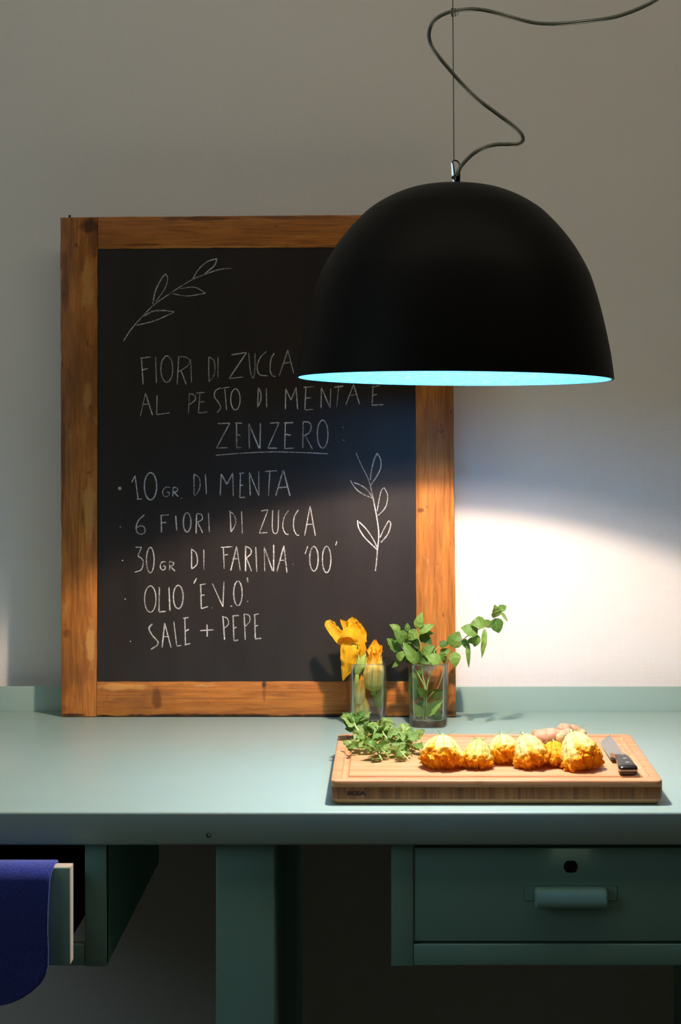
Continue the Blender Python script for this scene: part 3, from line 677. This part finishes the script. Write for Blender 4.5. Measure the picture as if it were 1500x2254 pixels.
text_mesh('brand_mark', 'IKEA', M['brand'], board, .0255, Vector(((765-VPX)/F*1.964, BY0+.0002, CZ-(1750.5-HY)/F*1.964)), bold=.045)['label'] = 'dark burnt lettering reading IKEA'

# ---------------------------------------------------------------- kitchen knife
kn = thing('kitchen_knife', 'steel kitchen knife with a riveted black handle at the right of the board', 'knife', (.325, 2.1, BT))
edge = [(.3087, 2.055), (.3084, 2.08), (.3087, 2.11), (.3093, 2.14), (.3103, 2.17), (.3122, 2.192), (.3155, 2.206), (.321, 2.2145), (.3312, 2.222)]
spine = [(.3285, 2.055), (.3290, 2.08), (.3296, 2.11), (.3302, 2.14), (.3308, 2.17), (.3312, 2.192), (.3314, 2.206), (.3315, 2.2145), (.3316, 2.2225)]
rings = []
for (ex, ey), (sx, sy) in zip(edge, spine):
    z = BT+.0082-(ey-2.055)*.042; tl = .0030
    e_ = Vector((ex, ey, z-tl)); s_ = Vector((sx, sy, z+.0006))
    mid = e_.lerp(s_, .7)
    rings.append([e_, mid+Vector((0, 0, .0006)), s_+Vector((0, 0, .0009)), s_-Vector((0, 0, .0009)), mid-Vector((0, 0, .0006))])
MB().loft(rings).build('blade', M['steel'], kn, sharp=25)
def hsec(y, x0, x1, zb, zt, top, n=10):
    o = []; cx = (x0+x1)/2; w = (x1-x0)/2; H = zt-zb
    for k in range(n+1):
        a = math.pi*k/n; ca = math.cos(a); sa = math.sin(a)
        xx = cx+w*math.copysign(abs(ca)**.55, ca); zz = (abs(sa)**.55)*H
        o.append(Vector((xx, y, zb+zz if top else zt-zz)))
    return o
secs = [(2.060, .3150, .3300), (2.048, .3142, .3318), (2.035, .3134, .3330), (2.02, .3122, .3336), (2.005, .3100, .3345), (1.995, .3092, .3350), (1.990, .3096, .3350), (1.9875, .3112, .3335)]
zm = BT+.0074
mt_, mb_, tg = MB(), MB(), MB(); r1, r2, r3 = [], [], []
for i, (y, a, b) in enumerate(secs):
    e = .6 if i in (0, len(secs)-1) else 1.0
    zz = zm+(y-1.99)*.012
    r1.append(hsec(y, a, b, zz+.0012, zz+.0012+.0052*e, True)); r2.append(hsec(y, a, b, zz-.0012-.0058*e, zz-.0012, False))
    r3.append([Vector((a-.00012, y-.00005, zz-.0012)), Vector((b+.00012, y-.00005, zz-.0012)), Vector((b+.00012, y-.00005, zz+.0012)), Vector((a-.00012, y-.00005, zz+.0012))])
mt_.loft(r1); mt_.build('handle_scale', M['handle'], kn, sharp=50)
mb_.loft(r2); mb_.build('handle_scale', M['handle'], kn, sharp=50)
tg.loft(r3); tg.build('tang', M['rivet'], kn, smooth=False)
MB().loft([[Vector((x, y, z)) for x, z in ((x0, zz-.004), (x1, zz-.004), (x1, zz+.0035), (x0, zz+.0035))] for y, x0, x1, zz in ((2.0605, .3150, .3300, zm+.0008), (2.067, .3125, .3292, zm+.0006), (2.072, .3095, .3288, zm))]).build('bolster', M['steel'], kn, sharp=60)
for y, x in ((2.050, .3232), (2.0275, .3234), (2.0065, .3236)):
    z = zm+(y-1.99)*.012+.0012+.0052
    MB().tube([Vector((x, y, z-.0008)), Vector((x, y, z+.0002))], .0030, 20).build('rivet', M['rivet'], kn)

# ---------------------------------------------------------------- ginger root
def fuse(name, blobs, mt, parent, vox=.0011):
    m_ = bmesh.new()
    for c_, rx, ry, rz, ang in blobs:
        r = bmesh.ops.create_icosphere(m_, subdivisions=4, radius=1)
        R_ = Matrix.Rotation(ang, 3, 'Z')
        for v in r['verts']: v.co = Vector(c_)+R_ @ Vector((v.co.x*rx, v.co.y*ry, v.co.z*rz))
    me = bpy.data.meshes.new('tmp'); m_.to_mesh(me); m_.free()
    o = bpy.data.objects.new('tmp', me); sc.collection.objects.link(o)
    r = o.modifiers.new('r', 'REMESH'); r.mode = 'VOXEL'; r.voxel_size = vox
    s = o.modifiers.new('s', 'SMOOTH'); s.factor = .6; s.iterations = 8
    me2 = bpy.data.meshes.new_from_object(o.evaluated_get(bpy.context.evaluated_depsgraph_get()))
    bpy.data.objects.remove(o)
    V = []
    for v in me2.vertices:
        n = noise.noise(v.co*70)*.0013+noise.noise(v.co*260)*.0004+math.sin((v.co.x*.9+v.co.y*.5)*1100+noise.noise(v.co*60)*5)*.00022
        p = v.co+v.normal*n; p.z = max(p.z, BT+.0004); V.append(p)
    return obj(name, V, [tuple(p.vertices) for p in me2.polygons], mt, parent)
gz = BT
gi = thing('ginger_root', 'knobbly pale brown ginger root at the back of the cutting board', 'ginger', (.245, 2.18, BT))
def gp(px, py, Z): return P(px, py, Z)
fuse('rhizome', [(gp(1196, 1622, 2.155), .0150, .012, .0115, .2), (gp(1216, 1622, 2.150), .0175, .014, .0135, -.2), (gp(1238, 1624, 2.150), .0110, .012, .0120, 0), (gp(1184, 1616, 2.17), .008, .008, .0075, 0),
     (gp(1244, 1607, 2.195), .0130, .011, .0105, .1), (gp(1262, 1608, 2.20), .0135, .010, .0090, -.2), (gp(1279, 1613, 2.195), .0085, .008, .0068, -.2), (gp(1255, 1617, 2.18), .011, .010, .009, 0)], M['ginger'], gi)
fuse('knob', [(gp(1233, 1626, 2.141), .0088, .006, .0092, 0), (gp(1234, 1626, 2.136), .0066, .005, .0070, 0)], M['gcut'], gi)
fuse('knob', [(gp(1284, 1614, 2.190), .0055, .006, .0052, 0)], M['gcut'], gi)

# ---------------------------------------------------------------- leaves
def leaf_blade(base, tip, width, nrm, bend=.12, cup=.25, seed=0, teeth=13, nv=16, nu=6, ruf=.03, shape='mint'):
    base, tip = Vector(base), Vector(tip); ax = tip-base; L = ax.length; ax.normalize()
    nrm = Vector(nrm); nrm = (nrm-ax*nrm.dot(ax)).normalized(); sd = ax.cross(nrm)
    V, Fc, UV = [], [], []
    for j in range(nv+1):
        t = j/nv
        if shape == 'mint': wv = (math.sin(math.pi*min(1, t**.72))**.8)*(1-.12*t) if 0 < t < 1 else (.03 if t == 0 else .01)
        else: wv = math.sin(math.pi*t**.8)**.7 if 0 < t < 1 else .02
        wv *= width/2
        cen = base+ax*(t*L)+nrm*(bend*L*math.sin(math.pi*t)-bend*L*.9*t*t)
        for k in range(nu+1):
            u = -1+2*k/nu
            ww = wv*(1+(.10*((t*teeth) % 1)-.05 if abs(u) == 1 else 0))
            hgt = cup*abs(u)**1.4*wv+ruf*L*abs(u)*noise.noise(Vector((t*5, u*2, seed)))*1.6+.022*L*math.sin(t*22-abs(u)*4)*(abs(u) > 0)
            V.append(cen+sd*(u*ww)+nrm*hgt+ax*(abs(u)*ruf*L*.5)); UV.append((k/nu, t))
    for j in range(nv):
        for k in range(nu): Fc.append((j*(nu+1)+k, j*(nu+1)+k+1, (j+1)*(nu+1)+k+1, (j+1)*(nu+1)+k))
    return V, Fc, UV
def leaf(parent, base, tip, width, nrm, mt, seed, **kw):
    V, Fc, UV = leaf_blade(base, tip, width, nrm, seed=seed, **kw)
    return obj('leaf', V, Fc, mt, parent, UV)

# ---------------------------------------------------------------- glasses
GH = .108
def glass(name, label, cx, cy, rot, spout, group):
    t = thing(name, label, 'glass', (cx, cy, TOPZ), group)
    def ring(hw, z, n=72, sp=0.0, e=3.7):
        o = []
        for k in range(n):
            a = 2*math.pi*k/n; c_, s_ = math.cos(a), math.sin(a)
            r = hw/((abs(c_)**e+abs(s_)**e)**(1/e))
            d = (a-spout+math.pi) % (2*math.pi)-math.pi
            r += sp*math.exp(-(d/.24)**4)
            o.append(Vector((cx+r*math.cos(a+rot), cy+r*math.sin(a+rot), TOPZ+z)))
        return o
    R_ = [ring(.0265, .0003), ring(.0295, .0008), ring(.0312, .0032), ring(.0318, .007)]
    for i in range(1, 11):
        f = i/10; z = .007+(GH-.012-.007)*f; R_.append(ring(.0318+.0022*f, z, sp=0 if i < 10 else .0004))
    R_ += [ring(.0343, GH-.009, sp=.0050), ring(.0350, GH-.005, sp=.0090), ring(.0360, GH-.002, sp=.0105), ring(.0360, GH-.0004, sp=.0108), ring(.0350, GH, sp=.0106), ring(.0337, GH-.0012, sp=.0100), ring(.0325, GH-.005, sp=.0075), ring(.0320, GH-.009, sp=.0040), ring(.0318, GH-.014, sp=.0004)]
    for i in range(9, -1, -1):
        f = i/10; z = .014+(GH-.012-.014)*f; R_.append(ring(.0298+.0020*f, z))
    R_ += [ring(.0285, .0118), ring(.026, .0106)]
    MB().loft(R_).build('glass_body', M['glass'], t, sharp=None)
    return t
G2X, G2Y = .0590, 2.4545; G1X, G1Y = -.0450, 2.4560
glass('drinking_glass', 'clear square glass with a pouring lip, holding the mint', G2X, G2Y, 0.0, -math.pi/2, 'pair of lipped clear glasses')
glass('drinking_glass', 'clear square glass holding the yellow courgette flowers', G1X, G1Y, .16, -.1, 'pair of lipped clear glasses')

# ---------------------------------------------------------------- mint in the glass
TC = Vector((0, -1, .35))       # a leaf face that looks to the room and a little up
def ML(reg, x, y): return reg[0]+x/reg[2], reg[1]+y/reg[2]
RM = (850, 1320, 5.0)
def mint_sprig(label, stem, leaves, zoff, seed, sr=.0013, smat='stem'):
    rr_ = random.Random(seed)
    pts = [P(*ML(RM, x, y), G2Y+z) for x, y, z in stem]
    lo = pts[0]
    t = thing('mint_sprig', label, 'mint', tuple(lo), 'mint sprigs in the glass')
    path = smooth_path(pts, 6); n = len(path)
    MB().tube(path, [sr*(1-.45*i/n) for i in range(n)], 8).build('stem', M[smat], t)
    for i, (bx, by, tx, ty, wd, z, dk) in enumerate(leaves):
        b = P(*ML(RM, bx, by), G2Y+zoff+z); tip = P(*ML(RM, tx, ty), G2Y+zoff+z-rr_.uniform(-.006, .012))
        nr = Vector((rr_.uniform(-.5, .5), -1, .45+rr_.uniform(-.3, .5)))
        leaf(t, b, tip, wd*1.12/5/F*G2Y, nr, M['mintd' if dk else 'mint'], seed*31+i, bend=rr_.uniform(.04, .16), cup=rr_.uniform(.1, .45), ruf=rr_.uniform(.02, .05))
    return t
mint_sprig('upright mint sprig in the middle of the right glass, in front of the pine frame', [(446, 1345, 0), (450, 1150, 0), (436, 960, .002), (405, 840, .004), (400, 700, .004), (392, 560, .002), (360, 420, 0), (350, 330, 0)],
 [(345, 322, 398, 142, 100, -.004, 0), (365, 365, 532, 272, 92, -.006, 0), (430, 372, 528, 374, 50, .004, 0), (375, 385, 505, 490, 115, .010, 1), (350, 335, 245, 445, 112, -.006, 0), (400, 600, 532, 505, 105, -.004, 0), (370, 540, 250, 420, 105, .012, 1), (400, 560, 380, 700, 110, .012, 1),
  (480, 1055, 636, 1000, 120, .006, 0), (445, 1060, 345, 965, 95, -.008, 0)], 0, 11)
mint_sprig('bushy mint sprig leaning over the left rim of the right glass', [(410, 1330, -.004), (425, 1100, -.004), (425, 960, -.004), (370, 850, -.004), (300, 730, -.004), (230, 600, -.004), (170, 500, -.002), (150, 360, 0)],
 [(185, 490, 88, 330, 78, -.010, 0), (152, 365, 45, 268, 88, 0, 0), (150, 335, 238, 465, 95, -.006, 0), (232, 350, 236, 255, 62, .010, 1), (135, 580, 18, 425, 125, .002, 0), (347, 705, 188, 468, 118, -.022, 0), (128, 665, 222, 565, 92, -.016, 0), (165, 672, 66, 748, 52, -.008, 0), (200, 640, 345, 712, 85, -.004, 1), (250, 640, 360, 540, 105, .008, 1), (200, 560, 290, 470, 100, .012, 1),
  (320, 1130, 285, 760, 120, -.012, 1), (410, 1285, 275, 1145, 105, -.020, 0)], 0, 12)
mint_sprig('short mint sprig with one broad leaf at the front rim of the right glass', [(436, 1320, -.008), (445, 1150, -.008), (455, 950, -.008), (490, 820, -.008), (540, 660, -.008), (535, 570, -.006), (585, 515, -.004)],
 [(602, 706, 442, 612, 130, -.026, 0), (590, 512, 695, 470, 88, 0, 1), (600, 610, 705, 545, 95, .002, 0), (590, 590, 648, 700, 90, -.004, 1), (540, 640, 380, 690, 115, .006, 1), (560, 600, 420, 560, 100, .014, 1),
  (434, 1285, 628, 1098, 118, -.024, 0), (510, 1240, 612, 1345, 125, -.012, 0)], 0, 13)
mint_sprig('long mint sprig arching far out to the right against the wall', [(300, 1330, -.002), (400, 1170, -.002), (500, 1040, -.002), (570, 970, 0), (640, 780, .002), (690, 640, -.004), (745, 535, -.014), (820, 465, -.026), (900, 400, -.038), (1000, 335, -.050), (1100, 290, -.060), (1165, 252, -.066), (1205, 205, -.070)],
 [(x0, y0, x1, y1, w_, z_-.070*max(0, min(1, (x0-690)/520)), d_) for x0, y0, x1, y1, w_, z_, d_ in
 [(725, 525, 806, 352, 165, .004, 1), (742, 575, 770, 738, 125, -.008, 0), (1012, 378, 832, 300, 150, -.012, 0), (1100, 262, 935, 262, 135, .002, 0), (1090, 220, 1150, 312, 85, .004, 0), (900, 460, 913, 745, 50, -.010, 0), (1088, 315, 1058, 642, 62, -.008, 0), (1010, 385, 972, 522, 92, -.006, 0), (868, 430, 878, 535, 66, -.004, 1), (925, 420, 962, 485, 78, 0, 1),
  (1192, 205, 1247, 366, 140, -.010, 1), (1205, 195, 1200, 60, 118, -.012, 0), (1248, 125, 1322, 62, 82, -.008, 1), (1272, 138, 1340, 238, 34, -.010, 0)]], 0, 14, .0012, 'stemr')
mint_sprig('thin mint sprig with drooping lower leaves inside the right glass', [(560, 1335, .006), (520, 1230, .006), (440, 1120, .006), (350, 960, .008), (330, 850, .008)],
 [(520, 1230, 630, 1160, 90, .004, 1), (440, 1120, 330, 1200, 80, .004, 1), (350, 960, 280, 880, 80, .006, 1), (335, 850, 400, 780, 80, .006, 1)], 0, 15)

# ---------------------------------------------------------------- blossoms
def blossom(name, label, base, tip, R_, seed, mt='petal', prof=None, floor_z=None, group=None, hw=44, ruffle=.20, petals=5, roll=0.0, frill=True, calyx=True, sepals=4, stem=None, cap=1.0, cat='courgette flower'):
    rr_ = random.Random(seed); base, tip = Vector(base), Vector(tip); ax = tip-base; L = ax.length; ax.normalize()
    up = Vector((0, 0, 1)); a = (up-ax*up.dot(ax))
    a = a.normalized() if a.length > .05 else ax.orthogonal().normalized(); b = ax.cross(a)
    prof = prof or [(0, .26), (.12, .62), (.3, .92), (.5, 1.0), (.7, .96), (.85, .86), (1, .60)]
    def rad(t):
        for i in range(len(prof)-1):
            if t <= prof[i+1][0]:
                f = (t-prof[i][0])/(prof[i+1][0]-prof[i][0]); f = f*f*(3-2*f); return R_*(prof[i][1]*(1-f)+prof[i+1][1]*f)
        return R_*prof[-1][1]
    t_ = thing(name, label, cat, tuple((base+tip)/2 if floor_z is None else Vector(((base.x+tip.x)/2, (base.y+tip.y)/2, floor_z))), group)
    def clampz(p):
        if floor_z is not None and p.z < floor_z+.0008: p.z = floor_z+.0008+max(0, (floor_z-p.z))*.04
        return p
    nu, nv = 22, 30
    for k in range(petals):
        th0 = roll+2*math.pi*k/petals+rr_.uniform(-.08, .08); lay = (k % 2)*.04+rr_.uniform(-.02, .02); lenk = rr_.uniform(.80, 1.12)
        V, UV, Fc = [], [], []
        for j in range(nv+1):
            t = j/nv; hwid = math.radians(hw)*(1 if t < .7 else 1-.45*((t-.7)/.3)**1.3)
            for i in range(nu+1):
                u = -1+2*i/nu; th = th0+u*hwid
                rf = max(0, t-.35)**1.4*ruffle*R_*2.0
                q = Vector((math.cos(th)*3, math.sin(th)*3, t*5+seed))
                r = rad(t)*(1+lay)-.05*R_*abs(u)**2*(1-t)
                rib = .045*R_*(math.exp(-(u/.10)**2)+.7*math.exp(-((abs(u)-.62)/.09)**2))*(1-t*.6)
                wr = rf*(math.sin(u*8+seed+k*2+t*5)*.30+noise.noise(q*1.4)*1.1+noise.noise(q*3.6)*.22)
                al = L*t*lenk+rf*(.75*noise.noise(q*2.4+Vector((5, 5, 5)))+.22*noise.noise(q*6))
                th += rf/R_*.30*noise.noise(q*2.9+Vector((9, 1, 2)))
                p = base+ax*al+(a*math.cos(th)+b*math.sin(th))*(r+rib+wr)
                V.append(clampz(p)); UV.append((i/nu, t))
        for j in range(nv):
            for i in range(nu): Fc.append((j*(nu+1)+i, j*(nu+1)+i+1, (j+1)*(nu+1)+i+1, (j+1)*(nu+1)+i))
        obj('petal', V, Fc, M[mt], t_, UV)
    if frill:                   # the crumpled orange heart that fills the mouth
        V, UV, Fc = [], [], []; nu2, nv2 = 60, 16
        for j in range(nv2+1):
            t = j/nv2
            for i in range(nu2):
                th = 2*math.pi*i/nu2; q = Vector((math.cos(th)*2.2, math.sin(th)*2.2, t*3+seed*1.7))
                r = rad(.82)*(1.0-t*.95)*(1+.20*math.sin(th*7+t*9+seed)+.25*noise.noise(q*2))
                al = L*(.80+.20*math.sin(t*1.6))+R_*.30*noise.noise(q*2.5)+R_*.14*math.sin(th*5+t*12)
                V.append(clampz(base+ax*al+(a*math.cos(th)+b*math.sin(th))*r)); UV.append((i/nu2, .35+.5*t))
        for j in range(nv2):
            for i in range(nu2): Fc.append((j*nu2+i, j*nu2+(i+1) % nu2, (j+1)*nu2+(i+1) % nu2, (j+1)*nu2+i))
        obj('frill', V, Fc, M['frill'], t_, UV)
    if calyx:
        m_ = MB(); rings = []
        for j in range(8):
            t = j/7; r = R_*cap*(.10+.22*math.sin(t*1.5)); rings.append([base+ax*(-.10*L+.14*L*t)+(a*math.cos(x)+b*math.sin(x))*r*(1+.06*math.cos(x*5)) for x in [2*math.pi*i/20 for i in range(20)]])
        m_.loft(rings, True, False); m_.build('calyx', M['stem'], t_, sharp=None)
        for s_ in range(sepals):
            th = roll+.6+2*math.pi*s_/max(1, sepals)+rr_.uniform(-.3, .3); d0 = a*math.cos(th)+b*math.sin(th)
            p0 = base+d0*R_*.26; p1 = p0+d0*R_*.28-ax*R_*.08; p2 = p1+d0*R_*.18+up*R_*.10+ax*R_*.05; p3 = p2+d0*R_*.16-up*R_*.05
            MB().tube([clampz(p) for p in smooth_path([p0, p1, p2, p3], 4)], [.0006*(1-i/14) for i in range(13)], 6).build('sepal', M['stem'], t_)
    if stem:
        pth = smooth_path([Vector(s) for s in stem], 6); MB().tube(pth, [.0036+.0008*i/len(pth) for i in range(len(pth))], 12).build('stem', M['calyx'], t_)
    return t_
FG = 'courgette flowers in a row on the board'
FLB = BT
BELL = [(0, .24), (.08, .46), (.24, .70), (.46, .90), (.70, 1.04), (.88, 1.0), (1, .74)]
def fl(px, ybot, Z, wpx, hpx, lean, label, seed, mt='petal', depth=1.0, **kw):
    """a limp flower sitting on its crumpled mouth, its base up and a little back"""
    R_ = wpx/2/F*Z*.93; cx = (px-VPX)/F*Z; H = hpx/F*Z
    base = Vector((cx-lean*R_*.95, Z+R_*.50, BT+H*.93)); tip = Vector((cx+lean*R_*.6, Z-R_*.30*depth, BT+H*.06))
    return blossom('courgette_flower', label, base, tip, R_, seed, mt, floor_z=BT, group=FG, prof=BELL, ruffle=.30, cap=.45, **kw)
fl(975, 1703, 2.035, 94, 68, .0, 'leftmost yellow courgette flower lying alone on the cutting board', 3, depth=1.15)
fl(1052, 1700, 2.035, 70, 60, -.15, 'small greenish courgette flower, second from the left on the board', 5, 'petalg', depth=1.1)
fl(1110, 1688, 2.062, 78, 60, .15, 'pale courgette flower with curly sepals, third from the left on the board', 8, depth=.95)
fl(1168, 1700, 2.038, 80, 70, .40, 'pale ribbed courgette flower in the middle of the row, before the ginger', 12, depth=1.1)
fl(1222, 1702, 2.045, 66, 52, .05, 'small deep orange courgette flower wedged between two paler ones', 15, 'orange', depth=.9)
fl(1277, 1706, 2.030, 90, 78, .38, 'rightmost big courgette flower on the board, nearest the knife', 24, depth=1.2)

# flowers standing in the left glass
VG = 'courgette flowers in the left glass'
bx = lambda px, py, dz=0: P(px, py, G1Y+dz)
closed = [(0, .34), (.06, .72), (.18, .96), (.40, 1.0), (.58, .86), (.72, .70), (.85, .66), (1, .72)]
blossom('courgette_flower', 'closed courgette flower with a ribbed green base, upright at the right of the left glass', bx(822, 1520, -.010), bx(826, 1414, -.012), .0175, 31, 'petalg', closed, group=VG, ruffle=.16, hw=46, calyx=True, sepals=0, stem=[bx(822, 1521, -.010), bx(821, 1529, -.010)])
blossom('courgette_flower', 'greenish closed courgette flower at the bottom of the left glass', bx(800, 1592, -.008), bx(792, 1516, -.004), .0130, 33, 'petalg', closed, group=VG, ruffle=.10, hw=46, sepals=0)
blossom('courgette_flower', 'green ribbed courgette flower half hidden behind another in the left glass', bx(834, 1556, .012), bx(832, 1470, .012), .0105, 35, 'calyx', closed, group=VG, ruffle=.08, hw=46, sepals=0, frill=False)

blossom('courgette_flower', 'slim twisted yellow bud in the middle of the left glass', bx(790, 1549, -.016), bx(799, 1488, -.012), .0085, 37, 'petal', [(0, .6), (.3, 1), (.6, .9), (.85, .55), (1, .3)], group=VG, ruffle=.10, hw=48, sepals=0, frill=False, roll=.5, cap=.6)

def strip(name, parent, pts, widths, nrm, mt, seed, cup=.3, ruf=.2, nv=34, nu=18, vo=0.0, twist=0.0):
    pts = [Vector(p) for p in pts]; path = smooth_path(pts, 10); n = len(path)
    V, UV, Fc = [], [], []; nrm = Vector(nrm).normalized(); rows = []
    for j in range(nv+1):
        s = j/nv*(n-1); i = min(int(s), n-2); f = s-i; c_ = path[i].lerp(path[i+1], f)
        t = (path[min(i+1, n-1)]-path[i]).normalized(); nn = (nrm-t*nrm.dot(t)).normalized()
        nn = Quaternion(t, twist*j/nv) @ nn; sd = t.cross(nn)
        s2 = j/nv*(len(widths)-1); i2 = min(int(s2), len(widths)-2); wv = (widths[i2]*(1-(s2-i2))+widths[i2+1]*(s2-i2))/2
        for k in range(nu+1):
            u = -1+2*k/nu; q = Vector((u*2, j/nv*4, seed*3.1))
            e = abs(u)**1.5*ruf*wv*(.35+.65*j/nv)
            off = cup*wv*u*u+e*(noise.noise(q*1.8)*1.5+math.sin(j*.9+seed+u)*.3)+.04*wv*math.exp(-(u/.1)**2)*-2+.05*wv*noise.noise(q*6)
            V.append(c_+sd*(u*wv*(1+.10*noise.noise(q*2.7)))+nn*off); UV.append((k/nu, vo+(1-vo)*j/nv))
    for j in range(nv):
        for k in range(nu): Fc.append((j*(nu+1)+k, j*(nu+1)+k+1, (j+1)*(nu+1)+k+1, (j+1)*(nu+1)+k))
    return obj(name, V, Fc, M[mt], parent, UV)
RF = (700, 1340, 8.05)
def fp(x, y, dz=0.0): return bx(RF[0]+x/RF[2], RF[1]+y/RF[2], dz)
px_ = lambda w: w/RF[2]/F*G1Y
of = thing('courgette_flower', 'wide open orange courgette flower drooping over the left rim of its glass', 'courgette flower', tuple(fp(680, 1900)), VG)
MB().tube(smooth_path([fp(625, 1950, -.004), fp(640, 1700, -.006), fp(670, 1450, -.008), (fp(690, 1250, -.010)), fp(700, 1130, -.010)], 8), [.0050-.0016*i/32 for i in range(33)], 14).build('stem', M['calyx'], of)
# flower tube: green ribbed trumpet rising from the calyx
m_ = MB(); ctr = smooth_path([fp(700, 1150, -.010), fp(720, 1060, -.010), fp(760, 960, -.010), fp(775, 820, -.008), fp(720, 680, -.006), fp(650, 600, -.004)], 6); n = len(ctr)
rr3 = [px_(w) for w in (55, 85, 112, 110, 96, 100, 118)]; rings = []; uv = []
for i, c_ in enumerate(ctr):
    t = (ctr[min(i+1, n-1)]-ctr[max(i-1, 0)]).normalized(); a_ = Vector((0, 1, 0)); a_ = (a_-t*a_.dot(t)).normalized(); b_ = t.cross(a_)
    s2 = i/(n-1)*(len(rr3)-1); i2 = min(int(s2), len(rr3)-2); r = (rr3[i2]*(1-(s2-i2))+rr3[i2+1]*(s2-i2))*.85
    rings.append([c_+(a_*math.cos(x)*.8+b_*math.sin(x))*r*(1+.05*math.cos(x*10)) for x in [2*math.pi*k/60 for k in range(60)]]); uv += [(k/60, i/(n-1)*.8) for k in range(60)]
m_.loft(rings, True, False); m_.uv = uv; m_.build('flower_tube', M['calyx'], of, uv=True, sharp=None)
NR = (0.1, -1, .3)
strip('petal', of, [fp(700, 640, -.020), fp(600, 640, -.026), fp(560, 800, -.028), fp(530, 1000, -.026), fp(480, 1150, -.022), fp(450, 1275, -.018)], [px_(v) for v in (170, 300, 330, 290, 210, 110, 20)], NR, 'orange', 41, cup=-.25, ruf=.42)
strip('petal', of, [fp(640, 640, -.008), fp(480, 560, -.010), fp(360, 470, -.010), fp(270, 360, -.008), fp(210, 270, -.006), fp(190, 200, -.004)], [px_(v) for v in (200, 260, 230, 200, 190, 175, 70)], (-.2, -1, .5), 'orange', 43, cup=.35, ruf=.30)
strip('petal', of, [fp(760, 620, -.016), fp(700, 480, -.024), fp(600, 400, -.030), fp(480, 420, -.030), fp(380, 490, -.026)], [px_(v) for v in (120, 230, 260, 220, 170, 60)], (.1, -.8, .9), 'orange', 45, cup=-.25, ruf=.25)
strip('petal', of, [fp(700, 600, .002), fp(600, 430, .004), fp(520, 320, .004), fp(450, 250, .002), fp(400, 190, 0)], [px_(v) for v in (240, 280, 240, 160, 90, 16)], (0, -1, .4), 'orange', 47, cup=.3, ruf=.25)
strip('petal', of, [fp(780, 620, .004), fp(720, 440, .008), fp(660, 330, .006), fp(610, 250, .004), fp(560, 175, .002)], [px_(v) for v in (180, 260, 250, 210, 190, 110)], (.2, -1, .3), 'orange', 49, cup=.45, ruf=.30)
strip('petal', of, [fp(760, 920, -.014), fp(805, 760, -.016), fp(780, 600, -.018), fp(730, 480, -.020)], [px_(v) for v in (60, 110, 160, 150, 90)], (.6, -1, .3), 'orange', 51, cup=-.3, ruf=.25)
strip('petal', of, [fp(620, 620, -.012), fp(520, 560, -.018), fp(430, 560, -.020), fp(380, 610, -.016)], [px_(v) for v in (140, 170, 150, 120, 60)], (0, -1, -.1), 'orange', 53, cup=.2, ruf=.3)

# ---------------------------------------------------------------- picked mint heaped on the board
HX = (840-VPX)/F*2.14
heap_labels = [
 'darker picked sprig standing at the back left corner of the board', 'picked sprig at the back of the heap, below the left glass', 'sprig with long pale stem crossing the middle of the heap',
 'sprig with rounded bright leaves at the right end of the heap', 'folded pale leaves at the front right of the heap', 'sprig at the front of the heap with one broad flat leaf',
 'sprig with a bare cut stem pointing to the groove, left of the heap', 'crumpled pale leaves on top of the heap', 'small curled sprig at the front right foot of the heap']
heap_defs = [  # centre x,y(board px), Z, height, stem dir, n leaves, size, dark
 (785, 1600, 2.205, .016, (-.2, .5), 7, .021, 1), (835, 1604, 2.205, .008, (.9, .3), 7, .020, 0), (842, 1622, 2.150, .015, (.5, -.9), 8, .019, 0),
 (887, 1622, 2.165, .009, (1, -.2), 8, .021, 0), (893, 1640, 2.120, .004, (1, .0), 6, .019, 0), (832, 1655, 2.090, .003, (.3, -1), 6, .019, 0),
 (800, 1640, 2.125, .005, (-1, -.6), 7, .017, 0), (815, 1620, 2.155, .014, (.8, .1), 8, .019, 0), (876, 1658, 2.085, .003, (.6, -.6), 6, .015, 0)]
for hi, (lab, (px, py, Z, hh, sdv, nl, sz, dk)) in enumerate(zip(heap_labels, heap_defs)):
    r_ = random.Random(100+hi); cx = (px-VPX)/F*Z; c = Vector((cx, Z, BT+hh)); d = Vector((sdv[0], sdv[1], 0)).normalized(); sdn = Vector((-d.y, d.x, 0))
    t = thing('picked_mint', lab, 'mint', (cx, Z, BT), 'heap of picked mint on the board')
    def cz(p, lo=.0008): return Vector((p.x, p.y, max(p.z, BT+lo)))
    nl += 5; L = .044 if hi != 0 else .022
    sp = smooth_path([cz(c-d*L*.5+Vector((0, 0, -.003)), .0016), cz(c-d*L*.15+sdn*.004+Vector((0, 0, .007)), .0016), cz(c+d*L*.15-sdn*.003+Vector((0, 0, .009)), .0016), cz(c+d*L*.5+Vector((0, 0, -.002)), .0016)], 5)
    MB().tube(sp, [.0017-.0006*i/len(sp) for i in range(len(sp))], 8).build('stem', M['hstem'], t)
    for k in range(nl):
        f = (k+.5)/nl; b = sp[int(f*(len(sp)-1))]; sg = 1 if k % 2 else -1
        ld = (sdn*sg*r_.uniform(.5, 1)+d*r_.uniform(-.3, .9)+Vector((0, 0, r_.uniform(-.25, .75)))).normalized()
        s = sz*r_.uniform(.8, 1.35); tip = b+ld*s
        nr = Vector((r_.uniform(-.7, .7), r_.uniform(-1.1, .2), r_.uniform(.3, 1)))
        V, Fc, UV = leaf_blade(b, tip, s*r_.uniform(.55, .85), nr, bend=r_.uniform(-.1, .35), cup=r_.uniform(-.5, .8), seed=hi*40+k, ruf=r_.uniform(.04, .14), teeth=9)
        V = [cz(v, .0006+.0002*k) for v in V]
        obj('leaf', V, Fc, M['mintd' if dk and k % 3 else 'heap'], t, UV)
# the long bare stems that show in the heap
